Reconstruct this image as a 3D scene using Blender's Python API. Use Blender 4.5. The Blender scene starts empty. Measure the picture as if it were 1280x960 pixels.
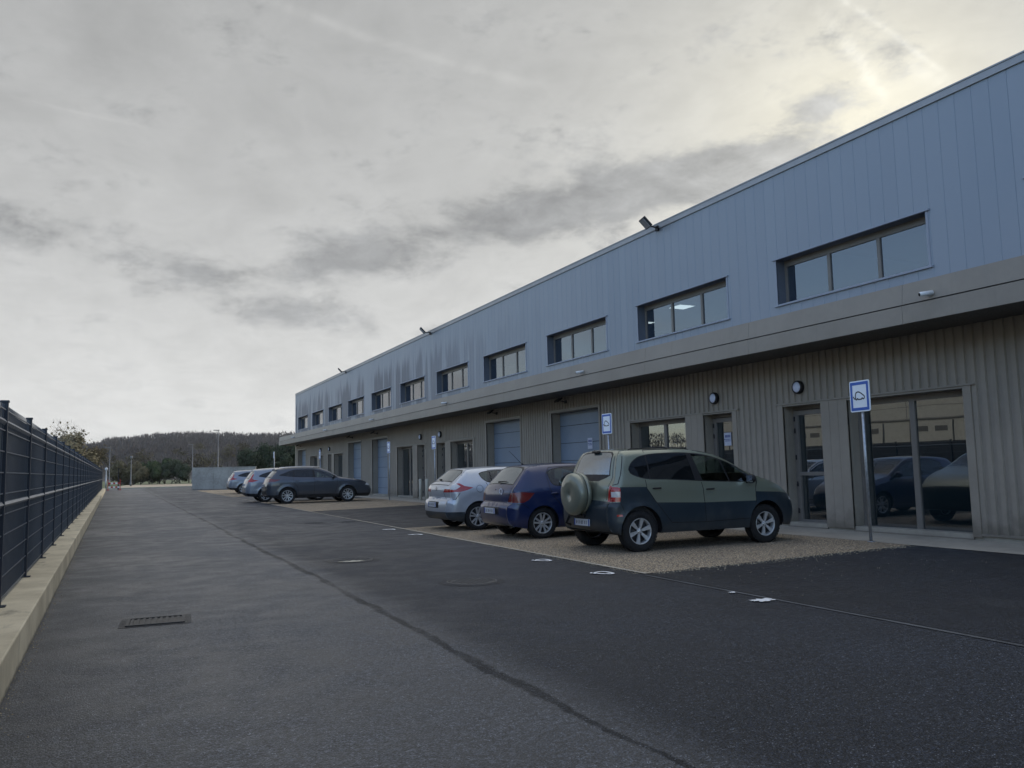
import bpy, bmesh, math, random
from mathutils import Vector, Matrix, noise as mnoise
from mathutils.geometry import delaunay_2d_cdt
random.seed(7)
S = bpy.context.scene
C = S.collection
PI = math.pi
R = math.radians

# ------------------------------------------------------------------ materials
def sset(node, name, val):
    if name in node.inputs: node.inputs[name].default_value = val

class NT:
    """small node helper"""
    def __init__(s, tree): s.t = tree
    def n(s, typ, **kw):
        nd = s.t.nodes.new(typ)
        for k, v in kw.items(): setattr(nd, k, v)
        return nd
    def link(s, a, b): s.t.links.new(a, b)
    def val(s, sock, v):
        if hasattr(v, 'is_output') or isinstance(v, bpy.types.NodeSocket): s.link(v, sock)
        else: sock.default_value = v
    def m(s, op, a, b=0.0, c=0.0, clamp=False):
        nd = s.n('ShaderNodeMath', operation=op); nd.use_clamp = clamp
        s.val(nd.inputs[0], a); s.val(nd.inputs[1], b); s.val(nd.inputs[2], c)
        return nd.outputs[0]
    def mix(s, f, a, b, blend='MIX'):
        nd = s.n('ShaderNodeMix', data_type='RGBA', blend_type=blend)
        s.val(nd.inputs[0], f)
        for i, v in ((6, a), (7, b)):
            if isinstance(v, (tuple, list)): v = tuple(v) + ((1,) if len(v) == 3 else ())
            s.val(nd.inputs[i], v)
        return nd.outputs[2]
    def ramp(s, f, lo, hi, a=0.0, b=1.0, smooth=True):
        nd = s.n('ShaderNodeMapRange'); nd.interpolation_type = 'SMOOTHSTEP' if smooth else 'LINEAR'
        s.val(nd.inputs['Value'], f); s.val(nd.inputs['From Min'], lo); s.val(nd.inputs['From Max'], hi)
        s.val(nd.inputs['To Min'], a); s.val(nd.inputs['To Max'], b)
        return nd.outputs['Result']
    def noise(s, vec, scale, detail=4, rough=.55, dist=0.0):
        nd = s.n('ShaderNodeTexNoise'); s.link(vec, nd.inputs['Vector'])
        sset(nd, 'Scale', scale); sset(nd, 'Detail', detail); sset(nd, 'Roughness', rough); sset(nd, 'Distortion', dist)
        return nd.outputs['Fac']
    def scalev(s, vec, sc):
        nd = s.n('ShaderNodeMapping'); s.link(vec, nd.inputs['Vector']); nd.inputs['Scale'].default_value = sc
        return nd.outputs[0]

MATS = {}
def newmat(name):
    m = bpy.data.materials.new(name); m.use_nodes = True
    t = m.node_tree; bs = t.nodes['Principled BSDF']; MATS[name] = m
    return m, NT(t), bs
def coord(q, world=True):
    if world: return q.n('ShaderNodeNewGeometry').outputs['Position']
    return q.n('ShaderNodeTexCoord').outputs['Object']
def _simple_doc(): pass
def simple(name, col, rough=.6, metal=0.0, var=.12, vscale=3.0, bump=0.0, bscale=60, coat=0.0, spec=.5, world=False, dirt=0.0):
    m, q, bs = newmat(name)
    P = coord(q, world)
    if var:
        f = q.noise(P, vscale, 5)
        f2 = q.noise(P, vscale * 9, 3)
        f = q.m('ADD', q.m('MULTIPLY', f, .65), q.m('MULTIPLY', f2, .35))
        a = tuple(c * (1 - var * 1.6) for c in col); b = tuple(min(1, c * (1 + var * 1.6)) for c in col)
        c = q.mix(q.ramp(f, .3, .7), a, b)
        q.link(c, bs.inputs['Base Color'])
        q.link(q.ramp(f2, .3, .7, max(0.02, rough - .07), min(1, rough + .07)), bs.inputs['Roughness'])
    else:
        bs.inputs['Base Color'].default_value = (*col, 1); bs.inputs['Roughness'].default_value = rough
    bs.inputs['Metallic'].default_value = metal
    if dirt and var:      # splash marks and dust that collect on the lowest part of the wall
        sp_ = q.n('ShaderNodeSeparateXYZ'); q.link(P, sp_.inputs[0])
        hgt = q.m('ADD', sp_.outputs[2], q.m('MULTIPLY', q.m('SUBTRACT', q.noise(P, 3.5, 5, .65), .5), .9))
        f3 = q.m('MULTIPLY', q.ramp(hgt, .05, .55, 1, 0), dirt)
        run = q.m('MULTIPLY', q.ramp(q.noise(q.scalev(P, (1, 7, .35)), 1.0, 4, .6), .58, .72), dirt*.22)
        q.link(q.mix(q.m('MAXIMUM', f3, run), c, (.10,.085,.065)), bs.inputs['Base Color'])
    sset(bs, 'Coat Weight', coat); sset(bs, 'Coat Roughness', .06); sset(bs, 'Specular IOR Level', spec)
    if bump:
        b = q.n('ShaderNodeBump'); b.inputs['Strength'].default_value = bump; b.inputs['Distance'].default_value = .01
        q.link(q.noise(P, bscale, 4), b.inputs['Height']); q.link(b.outputs[0], bs.inputs['Normal'])
    return m
def emis(name, col, st):
    m, q, bs = newmat(name); bs.inputs['Base Color'].default_value = (*col, 1)
    bs.inputs['Emission Color'].default_value = (*col, 1); bs.inputs['Emission Strength'].default_value = st
    return m
def glass(name, tint, refl=1.5, opaque=0.0, dark=(.01, .012, .014), wav=0.0, rough=0.0):
    m, q, bs = newmat(name); t = q.t
    out = [n for n in t.nodes if n.type == 'OUTPUT_MATERIAL'][0]
    fr = q.n('ShaderNodeFresnel'); bf = q.n('ShaderNodeNewGeometry').outputs['Backfacing']; q.link(q.m('ADD', refl, q.m('MULTIPLY', bf, 1/refl-refl)), fr.inputs['IOR'])
    gl = q.n('ShaderNodeBsdfGlossy'); gl.inputs['Roughness'].default_value = rough; gl.inputs['Color'].default_value = (.95, .97, 1, 1)
    tr = q.n('ShaderNodeBsdfTransparent'); tr.inputs['Color'].default_value = (*tint, 1)
    df = q.n('ShaderNodeBsdfDiffuse'); df.inputs['Color'].default_value = (*dark, 1)
    m1 = q.n('ShaderNodeMixShader'); m1.inputs[0].default_value = opaque
    q.link(tr.outputs[0], m1.inputs[1]); q.link(df.outputs[0], m1.inputs[2])
    m2 = q.n('ShaderNodeMixShader'); q.link(fr.outputs[0], m2.inputs[0])
    q.link(m1.outputs[0], m2.inputs[1]); q.link(gl.outputs[0], m2.inputs[2])
    if wav:
        b = q.n('ShaderNodeBump'); b.inputs['Strength'].default_value = wav; b.inputs['Distance'].default_value = .02
        q.link(q.noise(coord(q), .9, 1), b.inputs['Height'])
        q.link(b.outputs[0], gl.inputs['Normal']); q.link(b.outputs[0], fr.inputs['Normal'])
    q.link(m2.outputs[0], out.inputs['Surface'])
    return m

# ------------------------------------------------------------------ mesh helper
class MB:
    def __init__(s): s.v = []; s.f = []; s.mi = []; s.sm = []
    def add(s, vs, fs, mi=0, smooth=False):
        o = len(s.v); s.v += [tuple(p) for p in vs]
        for f in fs: s.f.append([o + i for i in f]); s.mi.append(mi); s.sm.append(smooth)
        return s
    def box(s, a, b, mi=0):
        x0, y0, z0 = [min(p, q) for p, q in zip(a, b)]; x1, y1, z1 = [max(p, q) for p, q in zip(a, b)]
        return s.add([(x0,y0,z0),(x1,y0,z0),(x1,y1,z0),(x0,y1,z0),(x0,y0,z1),(x1,y0,z1),(x1,y1,z1),(x0,y1,z1)],
                     [(0,3,2,1),(4,5,6,7),(0,1,5,4),(1,2,6,5),(2,3,7,6),(3,0,4,7)], mi)
    def obox(s, c, ax, ay, az, mi=0):
        c = Vector(c); ax, ay, az = Vector(ax), Vector(ay), Vector(az)
        vs = [c + sx*ax + sy*ay + sz*az for sz in (-1,1) for sx, sy in ((-1,-1),(1,-1),(1,1),(-1,1))]
        return s.add(vs, [(0,3,2,1),(4,5,6,7),(0,1,5,4),(1,2,6,5),(2,3,7,6),(3,0,4,7)], mi)
    def quad(s, *p, mi=0): return s.add(p, [tuple(range(len(p)))], mi)
    def tube(s, pts, rad, n=8, mi=0, cap=True, smooth=True):
        pts = [Vector(p) for p in pts]
        if not isinstance(rad, (list, tuple)): rad = [rad] * len(pts)
        vs = []; fs = []; up = None
        for i, p in enumerate(pts):
            d = (pts[min(i+1, len(pts)-1)] - pts[max(i-1, 0)])
            d = d.normalized() if d.length > 1e-9 else Vector((0,0,1))
            if up is None: up = Vector((0,0,1)) if abs(d.z) < .9 else Vector((1,0,0))
            a = d.cross(up).normalized(); b = a.cross(d).normalized(); up = b
            for k in range(n):
                t = 2*PI*k/n; vs.append(p + (a*math.cos(t) + b*math.sin(t))*rad[i])
        for i in range(len(pts)-1):
            for k in range(n):
                k2 = (k+1) % n; fs.append((i*n+k, i*n+k2, (i+1)*n+k2, (i+1)*n+k))
        s.add(vs, fs, mi, smooth)
        if cap:
            s.add(vs[:n], [tuple(range(n))], mi); s.add(vs[-n:], [tuple(range(n-1, -1, -1))], mi)
        return s
    def lathe(s, prof, c=(0,0,0), axis='z', n=24, mi=0, smooth=True):
        """prof: list of (r, h)"""
        vs = []; fs = []
        for r, h in prof:
            for k in range(n):
                t = 2*PI*k/n; a, b = r*math.cos(t), r*math.sin(t)
                p = {'z': (a, b, h), 'y': (a, h, b), 'x': (h, a, b)}[axis]
                vs.append((p[0]+c[0], p[1]+c[1], p[2]+c[2]))
        for i in range(len(prof)-1):
            for k in range(n):
                k2 = (k+1) % n; fs.append((i*n+k, i*n+k2, (i+1)*n+k2, (i+1)*n+k))
        return s.add(vs, fs, mi, smooth)
    def prism(s, poly, a, b, mi=0, plane='xy'):
        """poly list of 2D; extruded from a to b along remaining axis"""
        n = len(poly)
        def P(p, h): return {'xy': (p[0],p[1],h), 'xz': (p[0],h,p[1]), 'yz': (h,p[0],p[1])}[plane]
        vs = [P(p, a) for p in poly] + [P(p, b) for p in poly]
        fs = [tuple(range(n))[::-1], tuple(range(n, 2*n))] + [(i, (i+1) % n, n+(i+1) % n, n+i) for i in range(n)]
        return s.add(vs, fs, mi)
    def build(s, name, mat, parent=None, fix=True, loc=None, bevel=0):
        me = bpy.data.meshes.new(name)
        me.from_pydata([tuple(p) for p in s.v], [], s.f)
        for m in (mat if isinstance(mat, (list, tuple)) else [mat]): me.materials.append(MATS[m] if isinstance(m, str) else m)
        me.polygons.foreach_set('material_index', s.mi); me.polygons.foreach_set('use_smooth', s.sm)
        if fix:
            bm = bmesh.new(); bm.from_mesh(me); bmesh.ops.recalc_face_normals(bm, faces=bm.faces); bm.to_mesh(me); bm.free()
        me.update()
        o = bpy.data.objects.new(name, me); C.objects.link(o)
        if parent: o.parent = parent
        if loc: o.location = loc
        if bevel:
            b = o.modifiers.new('bevel', 'BEVEL'); b.width = bevel; b.segments = 2; b.limit_method = 'ANGLE'
        return o
def tag(o, label=None, cat=None, group=None, kind=None):
    for k, v in (('label', label), ('category', cat), ('group', group), ('kind', kind)):
        if v: o[k] = v
    return o
def empty(name, loc=(0,0,0), rz=0, label=None, cat=None, group=None):
    o = bpy.data.objects.new(name, None); C.objects.link(o); o.location = loc; o.rotation_euler.z = rz
    o.empty_display_size = .2
    return tag(o, label, cat, group)
def struct(o): o['kind'] = 'structure'; return o
def copy_tree(o, parent=None):
    c = o.copy(); C.objects.link(c)
    if parent: c.parent = parent
    for ch in [x for x in o.children]: copy_tree(ch, c)
    return c

# ------------------------------------------------------------------ material set
simple('concrete_kerb', (.40,.375,.30), .85, var=.14, vscale=1.3, bump=.5, bscale=35, world=True)
simple('concrete_grey', (.34,.325,.29), .85, var=.18, vscale=.7, bump=.3, bscale=20, world=True)
simple('concrete_walk', (.33,.30,.25), .9, var=.12, vscale=.9, bump=.4, bscale=60, world=True)
simple('taupe', (.285,.248,.205), .5, var=.06, vscale=.8, world=True, dirt=.6)
simple('taupe_flat', (.275,.245,.208), .48, var=.06, vscale=.8, world=True, dirt=.45)
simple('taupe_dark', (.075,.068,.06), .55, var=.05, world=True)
simple('frame_taupe', (.17,.155,.14), .42, var=.05, world=True)
simple('blue_trim', (.27,.305,.375), .45, var=.04, world=True)
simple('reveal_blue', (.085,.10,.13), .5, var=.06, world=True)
simple('door_blue', (.20,.25,.32), .5, var=.05, vscale=1.2, world=True)
simple('cap_metal', (.30,.31,.33), .38, .3, var=.05, world=True)
simple('black_metal', (.010,.010,.012), .45, spec=.3, var=.1)
simple('black_plastic', (.012,.012,.014), .5, spec=.3, var=.1)
simple('rubber', (.016,.016,.017), .85, spec=.3, var=.2, vscale=20)
simple('white_paint', (.74,.75,.76), .5, var=.05)
simple('white_plastic', (.62,.64,.66), .4, var=.05)
simple('galvanised', (.38,.40,.43), .42, .75, var=.15, vscale=14)
simple('lens_white', (.66,.70,.85), .25, var=.05)
simple('sign_blue', (.015,.10,.45), .35, var=.03)
simple('sign_white', (.80,.87,.95), .35, var=.03)
simple('paper', (.55,.57,.66), .7, var=.03)
simple('ink_blue', (.06,.08,.26), .7, var=0)
simple('bollard_cream', (.52,.50,.43), .6, var=.08)
simple('interior_wall', (.11,.12,.13), .9, var=.05, world=True)
simple('interior_floor', (.10,.10,.10), .6, var=.1, world=True)
simple('red_plastic', (.42,.03,.03), .5, var=.1)
simple('fence_navy', (.016,.024,.042), .5, var=.1, world=True)
simple('wire_navy', (.10,.12,.155), .4, .2, var=.05, world=True)
simple('cast_iron', (.05,.05,.052), .6, .3, var=.2, vscale=12, bump=.5, bscale=80, world=True)
simple('grass_verge', (.085,.10,.04), .95, var=.3, vscale=.6, bump=.6, bscale=9, world=True)
simple('hill_soil', (.055,.048,.040), .95, var=.2, vscale=.02, world=True)
simple('bark', (.085,.07,.058), .9, var=.2)
simple('bark_pale', (.20,.17,.14), .9, var=.2)
simple('opp_panel', (.45,.44,.40), .55, var=.05, world=True)
simple('opp_joint', (.10,.10,.10), .6, var=0)
simple('roof_membrane', (.20,.20,.21), .8, var=.1, world=True)
simple('gravel_path', (.36,.29,.21), .95, var=.2, vscale=.7, bump=.6, bscale=30, world=True)
emis('led_panel', (1, .98, .88), 2.2)
glass('pane', (.36,.46,.54), 2.3, wav=.04, opaque=.4, dark=(.02,.045,.085))
glass('pane_dark', (.28,.40,.44), 2.7, wav=.05, opaque=.35, dark=(.018,.038,.048))
glass('car_glass', (.50,.58,.54), 1.6)
glass('car_glass_dark', (.03,.035,.045), 1.50, opaque=.6)
glass('car_glass_rear', (.22,.26,.27), 2.9, opaque=.55, dark=(.12,.155,.16))

def leafmat(name, a, b, trans=.25):
    m, q, bs = newmat(name)
    P = coord(q)
    r = q.n('ShaderNodeNewGeometry').outputs['Random Per Island']
    f = q.m('ADD', q.m('MULTIPLY', r, .5), q.m('MULTIPLY', q.noise(P, .5, 3), .7), clamp=True)
    c = q.mix(f, a, b); q.link(c, bs.inputs['Base Color']); bs.inputs['Roughness'].default_value = .8
    sset(bs, 'Specular IOR Level', .2)
    return m
leafmat('leaf_dark', (.012,.020,.012), (.045,.062,.032))
leafmat('leaf_hedge', (.016,.028,.012), (.055,.080,.030))
leafmat('leaf_gold', (.15,.12,.065), (.27,.225,.13))
leafmat('leaf_brown', (.05,.045,.025), (.13,.11,.06))
leafmat('twigs', (.070,.056,.052), (.115,.095,.088))
leafmat('twigs_grey', (.08,.068,.062), (.14,.12,.11))

# asphalt -------------------------------------------------------------
def asphalt(name, dark):
    m, q, bs = newmat(name); P = coord(q)
    sep = q.n('ShaderNodeSeparateXYZ'); q.link(P, sep.inputs[0]); X, Y = sep.outputs[0], sep.outputs[1]
    big = q.noise(P, .35, 4, .6); mid = q.noise(P, 2.2, 4, .6)
    speck = q.noise(P, 130, 2, .7)
    vor = q.n('ShaderNodeTexVoronoi'); q.link(P, vor.inputs['Vector']); vor.inputs['Scale'].default_value = 85
    stone = vor.outputs['Distance']
    stc = q.n('ShaderNodeSeparateColor'); q.link(vor.outputs['Color'], stc.inputs[0])
    if dark:
        c = q.mix(q.ramp(big, .3, .7), (.007,.010,.018), (.014,.0185,.030))
    else:
        # seam between the older, worn lane and the newer mix
        wob = q.m('ADD', q.m('MULTIPLY', q.m('SUBTRACT', q.noise(P, .55, 3), .5), .30), q.m('MULTIPLY', q.m('SUBTRACT', q.noise(P, 9, 4, .7), .5), .09))
        xs = q.m('SUBTRACT', q.m('ADD', X, wob), q.m('ADD', 2.50, q.m('MULTIPLY', Y, -.002)))
        right = q.ramp(xs, -.15, .5)
        worn = q.mix(q.ramp(q.m('ADD', q.m('MULTIPLY', big, .6), q.m('MULTIPLY', mid, .4)), .35, .65), (.050,.060,.080), (.102,.116,.142))
        newer = q.mix(q.ramp(big, .3, .72), (.012,.0165,.028), (.029,.037,.055))
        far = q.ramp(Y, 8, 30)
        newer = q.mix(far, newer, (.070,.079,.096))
        nearkerb = q.ramp(X, -.6, .8, 1, 0)
        worn = q.mix(q.m('MULTIPLY', nearkerb, .45), worn, (.035,.038,.046))
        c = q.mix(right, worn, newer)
        seamw = q.m('ADD', .03, q.m('MULTIPLY', q.ramp(q.noise(P, .9, 3, .6), .35, .7), .065))
        sm = q.m('MULTIPLY', q.ramp(q.m('ABSOLUTE', xs), q.m('MULTIPLY', seamw, .45), seamw, 1, 0), q.ramp(q.noise(P, 1.4, 4, .7), .30, .52, .45, .80))
        c = q.mix(sm, c, (.006,.007,.009))
    c = q.mix(q.ramp(mid, .42, .75, 0, .35), c, q.mix(.5, c, (.095,.10,.11)))
    for sc_, lo in ((5.5, .48), (.8, .45)):
        c = q.mix(q.ramp(q.noise(P, sc_, 4, .65), lo, lo+.18, 0, .30), c, q.mix(.5, c, (.010,.011,.014)))
    # pale dried patches
    pat = q.ramp(q.noise(q.scalev(P, (1, .55, 1)), 1.05, 2, .5), .67, .80, 0, .30 if not dark else .22)
    c = q.mix(pat, c, (.13,.132,.135))
    # exposed stones
    st = q.m('MULTIPLY', q.ramp(stc.outputs[0], .60, .95), q.ramp(stone, .50, .22))
    c = q.mix(q.m('MULTIPLY', st, .60 if not dark else .30), c, (.33,.35,.38))
    c = q.mix(q.m('MULTIPLY', q.ramp(stc.outputs[1], .45, .9), .65), c, (.016,.017,.019))
    c = q.mix(q.ramp(speck, .36, .60), q.mix(.72, c, (.008,.008,.009)), c)
    c = q.mix(q.ramp(q.noise(P, 30, 4, .75), .40, .60, .6, 0), c, (.008,.009,.011))
    gr = q.m('MULTIPLY', q.ramp(q.noise(P, 75, 3, .8), .36, .64, .12, 2.3), q.ramp(q.noise(P, 22, 3, .7), .36, .64, .60, 1.42))
    gs = q.n('ShaderNodeVectorMath', operation='SCALE'); q.link(c, gs.inputs[0]); q.link(gr, gs.inputs[3]); c = gs.outputs[0]
    q.link(c, bs.inputs['Base Color'])
    q.link(q.ramp(q.m('ADD', q.m('MULTIPLY', mid, .5), q.m('MULTIPLY', big, .5)), .35, .65, .38, .62), bs.inputs['Roughness']); sset(bs, 'Specular IOR Level', .22)
    if not dark: q.link(q.m('MULTIPLY', q.m('ADD', q.m('MULTIPLY', right, -.30), .52), q.m('SUBTRACT', 1.0, q.m('MULTIPLY', sm, .85))), bs.inputs['Specular IOR Level'])
    b = q.n('ShaderNodeBump'); b.inputs['Strength'].default_value = .85; b.inputs['Distance'].default_value = .006
    h = q.m('ADD', q.m('MULTIPLY', stone, -1.0), q.m('MULTIPLY', speck, .8))
    q.link(h, b.inputs['Height']); q.link(b.outputs[0], bs.inputs['Normal'])
asphalt('asphalt', False); asphalt('asphalt_new', True)

def gravelmat():
    m, q, bs = newmat('gravel'); P = coord(q)
    vor = q.n('ShaderNodeTexVoronoi'); q.link(P, vor.inputs['Vector']); vor.inputs['Scale'].default_value = 42
    sc = q.n('ShaderNodeSeparateColor'); q.link(vor.outputs['Color'], sc.inputs[0])
    c = q.mix(sc.outputs[0], (.35,.27,.175), (.78,.63,.43))
    c = q.mix(q.ramp(sc.outputs[1], .8, .9), c, (.42,.39,.34))
    c = q.mix(q.ramp(vor.outputs['Distance'], .25, .62), c, (.09,.07,.05))
    c = q.mix(q.ramp(q.noise(P, .8, 4), .4, .72, 0, .45), c, q.mix(.5, c, (.10,.08,.06)))
    q.link(c, bs.inputs['Base Color']); bs.inputs['Roughness'].default_value = .85
    b = q.n('ShaderNodeBump'); b.inputs['Strength'].default_value = 1; b.inputs['Distance'].default_value = .012
    q.link(q.m('MULTIPLY', vor.outputs['Distance'], -1.0), b.inputs['Height']); q.link(b.outputs[0], bs.inputs['Normal'])
gravelmat()

def bluecladding():
    m, q, bs = newmat('blue_cladding'); P = coord(q)
    sep = q.n('ShaderNodeSeparateXYZ'); q.link(P, sep.inputs[0]); Y, Z = sep.outputs[1], sep.outputs[2]
    # each plank gets its own slightly different blue tone
    wn = q.n('ShaderNodeTexWhiteNoise', noise_dimensions='1D'); q.link(q.m('FLOOR', q.m('DIVIDE', Y, 1/3.0)), wn.inputs['W'])
    plank = wn.outputs['Value']
    c = q.mix(plank, (.228,.268,.325), (.252,.292,.348))
    c = q.mix(q.ramp(q.noise(P, .25, 3), .35, .65), c, q.mix(.5, c, (.27,.30,.35)))
    # dark damp runs below the parapet, strongest at the far end
    v = q.scalev(P, (1, 1.15, .05)); st = q.noise(v, 1.0, 4, .55)
    top = q.m('ADD', 7.2, q.m('MULTIPLY', q.m('SUBTRACT', q.noise(q.scalev(P, (0, 1.6, 0)), 1.0, 3, .6), .5), 3.4))
    msk = q.m('MULTIPLY', q.ramp(Z, q.m('ADD', top, .35), q.m('SUBTRACT', top, .5)), q.ramp(st, .44, .52))
    msk = q.m('MULTIPLY', msk, q.ramp(Y, 24, 46))
    msk = q.m('MULTIPLY', msk, .85)
    c = q.mix(msk, c, (.062,.085,.130))
    q.link(c, bs.inputs['Base Color']); bs.inputs['Roughness'].default_value = .42; bs.inputs['Metallic'].default_value = .25
    b = q.n('ShaderNodeBump'); b.inputs['Strength'].default_value = .25; b.inputs['Distance'].default_value = .02
    q.link(q.noise(q.scalev(P, (1, 1.2, .5)), 1.5, 2), b.inputs['Height']); q.link(b.outputs[0], bs.inputs['Normal'])
bluecladding()

def fenceslat():
    m, q, bs = newmat('fence_slat'); P = coord(q)
    sep = q.n('ShaderNodeSeparateXYZ'); q.link(P, sep.inputs[0]); Z = sep.outputs[2]
    c = q.mix(q.ramp(q.noise(P, 1.3, 3), .35, .7), (.010,.015,.027), (.021,.030,.048))
    # pale lime runs on the upper slats
    st = q.noise(q.scalev(P, (1, 5.5, .35)), 1.6, 4, .6)
    w = q.m('MULTIPLY', q.ramp(st, .52, .70), q.ramp(Z, 1.35, 2.0))
    w = q.m('MULTIPLY', w, q.ramp(q.noise(P, .35, 1), .45, .62))
    c = q.mix(q.m('MULTIPLY', w, .55), c, (.20,.21,.23))
    q.link(c, bs.inputs['Base Color']); bs.inputs['Roughness'].default_value = .45
fenceslat()
def kerbmat():
    m, q, bs = newmat('kerb_concrete'); P = coord(q)
    c = q.mix(q.ramp(q.noise(P, 1.2, 5, .6), .3, .7), (.45,.395,.29), (.68,.61,.465))
    c = q.mix(q.ramp(q.noise(q.scalev(P, (2.5, 1, 1)), 1.5, 4, .65), .56, .72, 0, .6), c, (.16,.15,.125))
    c = q.mix(q.ramp(q.noise(P, 60, 2), .6, .75, 0, .35), c, (.18,.165,.13))
    sep = q.n('ShaderNodeSeparateXYZ'); q.link(P, sep.inputs[0])
    c = q.mix(q.ramp(q.m('ADD', sep.outputs[2], q.m('MULTIPLY', q.noise(P, 6, 3), .06)), .035, .075, .7, 0), c, (.09,.082,.07))
    q.link(c, bs.inputs['Base Color']); bs.inputs['Roughness'].default_value = .88
    b = q.n('ShaderNodeBump'); b.inputs['Strength'].default_value = .5; b.inputs['Distance'].default_value = .006
    q.link(q.noise(P, 40, 5, .7), b.inputs['Height']); q.link(b.outputs[0], bs.inputs['Normal'])
kerbmat()

def carpaint(name, col, metal=.45, rough=.32, coat=.8, dirt=.25):
    m, q, bs = newmat(name); P = coord(q, False)
    sep = q.n('ShaderNodeSeparateXYZ'); q.link(P, sep.inputs[0])
    f = q.m('MULTIPLY', q.ramp(q.m('ADD', sep.outputs[2], q.m('MULTIPLY', q.noise(P, 5, 4), .35)), .25, .85, 1, 0), dirt)
    c = q.mix(f, col, (.09,.082,.07)); c = q.mix(q.ramp(q.noise(P, 3, 4), .45, .8, 0, dirt * .5), c, (.16,.15,.135))
    q.link(c, bs.inputs['Base Color']); bs.inputs['Metallic'].default_value = metal
    q.link(q.ramp(f, 0, .4, rough, .6), bs.inputs['Roughness'])
    sset(bs, 'Coat Weight', coat); sset(bs, 'Coat Roughness', .05)
carpaint('paint_sage', (.195,.215,.165)); carpaint('cladding_petrol', (.006,.017,.028), .1, .42, .25, .22)
simple('lamp_grey', (.15,.155,.16), .5, .3, var=.05)
simple('joint_dust', (.075,.078,.082), .9, var=.25, vscale=2, world=True)
simple('stones', (.36,.30,.21), .85, var=.3, vscale=25, world=True)
carpaint('paint_blue', (.002,.013,.070), .15, .28, .7, .04); carpaint('paint_silverblue', (.43,.46,.51), .45, .34)
carpaint('paint_slate', (.050,.060,.080), .5, .3); carpaint('paint_silver', (.22,.25,.30), .5, .34)
simple('lamp_red', (.32,.012,.015), .18, var=0, coat=.8); simple('lamp_dull_red', (.13,.010,.012), .2, var=0, coat=.8)
simple('lamp_clear', (.55,.55,.55), .12, var=0, coat=.8); simple('alloy', (.50,.51,.52), .35, .5, var=.08)
simple('alloy_dark', (.03,.03,.033), .45, .4, var=.1); simple('chrome', (.6,.6,.62), .15, 1, var=0)
simple('plate_white', (.52,.53,.55), .5, var=0); simple('plate_ink', (.03,.03,.04), .5, var=0); simple('plate_blue', (.02,.06,.3), .5, var=0)
simple('cabin_dark', (.022,.023,.026), .8, var=.1); simple('cabin_grey', (.06,.062,.065), .85, var=.1)
# ================================================================== SETTING
YN, YF = -13.5, 72.8        # near and far end of the long building
XW, XC = 13.65, 12.30       # wall plane, canopy edge
def kx(y): return -.62 - .0071*y
def sheet(name, pts, z, mat):
    return struct(MB().quad(*[(p[0], p[1], z) for p in pts]).build(name, mat, fix=False))
g = MB(); n = 24
g.add([(-1600, -900, -.06), (1800, -900, -.06), (1800, 2500, -.06), (-1600, 2500, -.06)], [(0,1,2,3)])
struct(g.build('ground', 'grass_verge', fix=False))
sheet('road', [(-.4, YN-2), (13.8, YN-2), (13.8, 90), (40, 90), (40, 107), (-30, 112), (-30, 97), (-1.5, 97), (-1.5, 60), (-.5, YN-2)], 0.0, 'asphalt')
sheet('dark_asphalt_bay', [(6.37, YN-2), (12.12, YN-2), (12.12, 10.0), (6.37, 9.43)], .004, 'asphalt_new')
sheet('dark_asphalt_bay', [(6.42, 20.2), (12.12, 20.75), (12.12, 33.1), (6.42, 31.25)], .004, 'asphalt_new')
sheet('gravel_bay', [(6.42, 9.44), (12.12, 10.0), (12.12, 20.75), (6.42, 20.2)], .008, 'gravel')
sheet('gravel_bay', [(6.42, 31.25), (12.12, 33.1), (12.12, 44.3), (6.42, 43.6)], .008, 'gravel')
sheet('gravel_bay', [(6.42, 55.5), (12.12, 56.5), (12.12, 82), (6.42, 82)], .008, 'gravel')
sheet('concrete_edging', [(6.355, 9.42), (6.42, 9.43), (6.42, 82), (6.355, 82)], .012, 'concrete_walk')
sheet('pavement', [(12.12, YN-2), (13.75, YN-2), (13.75, 76), (12.12, 76)], .010, 'concrete_walk')
sheet('gravel_strip', [(-1, 113), (1.5, 107.5), (38, 106), (38, 135), (1, 150)], .02, 'gravel_path')
k = MB()
for x0, y0, x1, y1 in ((-30, 112.2, 1.2, 107.6), (1.2, 107.6, 38, 106.2)):
    d = Vector((x1-x0, y1-y0, 0)); L = d.length; d.normalize(); nn = Vector((-d.y, d.x, 0))
    c = Vector(((x0+x1)/2, (y0+y1)/2, .06)); k.obox(c, d*L/2, nn*.09, (0,0,.07))
struct(k.build('kerb', 'concrete_kerb'))
# faint older joint between lane and dark bays
sheet('joint_line', [(6.31, YN-2), (6.37, YN-2), (6.34, 9.38), (6.28, 9.38)], .006, 'joint_dust')

# ---- hills and the wood on them
hb = MB(); cols = 46; rows = 9
def hillz(az, t):
    base = 13.0 + 4.6*max(0, min(1, (az+3)/9)) + 1.2*math.sin(az*.55)
    if az > 12: base += 2.5*min(1, (az-12)/20)
    return base * math.sin(min(1, t)*PI/2)**1.3
vs = []
for j in range(rows):
    t = j/(rows-1)
    for i in range(cols):
        az = -40 + 110*i/(cols-1); D = 300 + 260*t
        vs.append((D*math.sin(R(az)), D*math.cos(R(az)), -.3 + hillz(az, t)))
hb.add(vs, [(j*cols+i, j*cols+i+1, (j+1)*cols+i+1, (j+1)*cols+i) for j in range(rows-1) for i in range(cols-1)], 0, True)
struct(hb.build('hill', 'hill_soil', fix=False))
rnd = random.Random(11)
wood = MB()
def twig_tri(mb, p, d, L, w, rn, mi=0):
    a = Vector((rn.uniform(-1,1), rn.uniform(-1,1), rn.uniform(-.2,.2))).normalized()*w
    mb.add([p-a, p+a, p+d*L], [(0,1,2)], mi)
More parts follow.
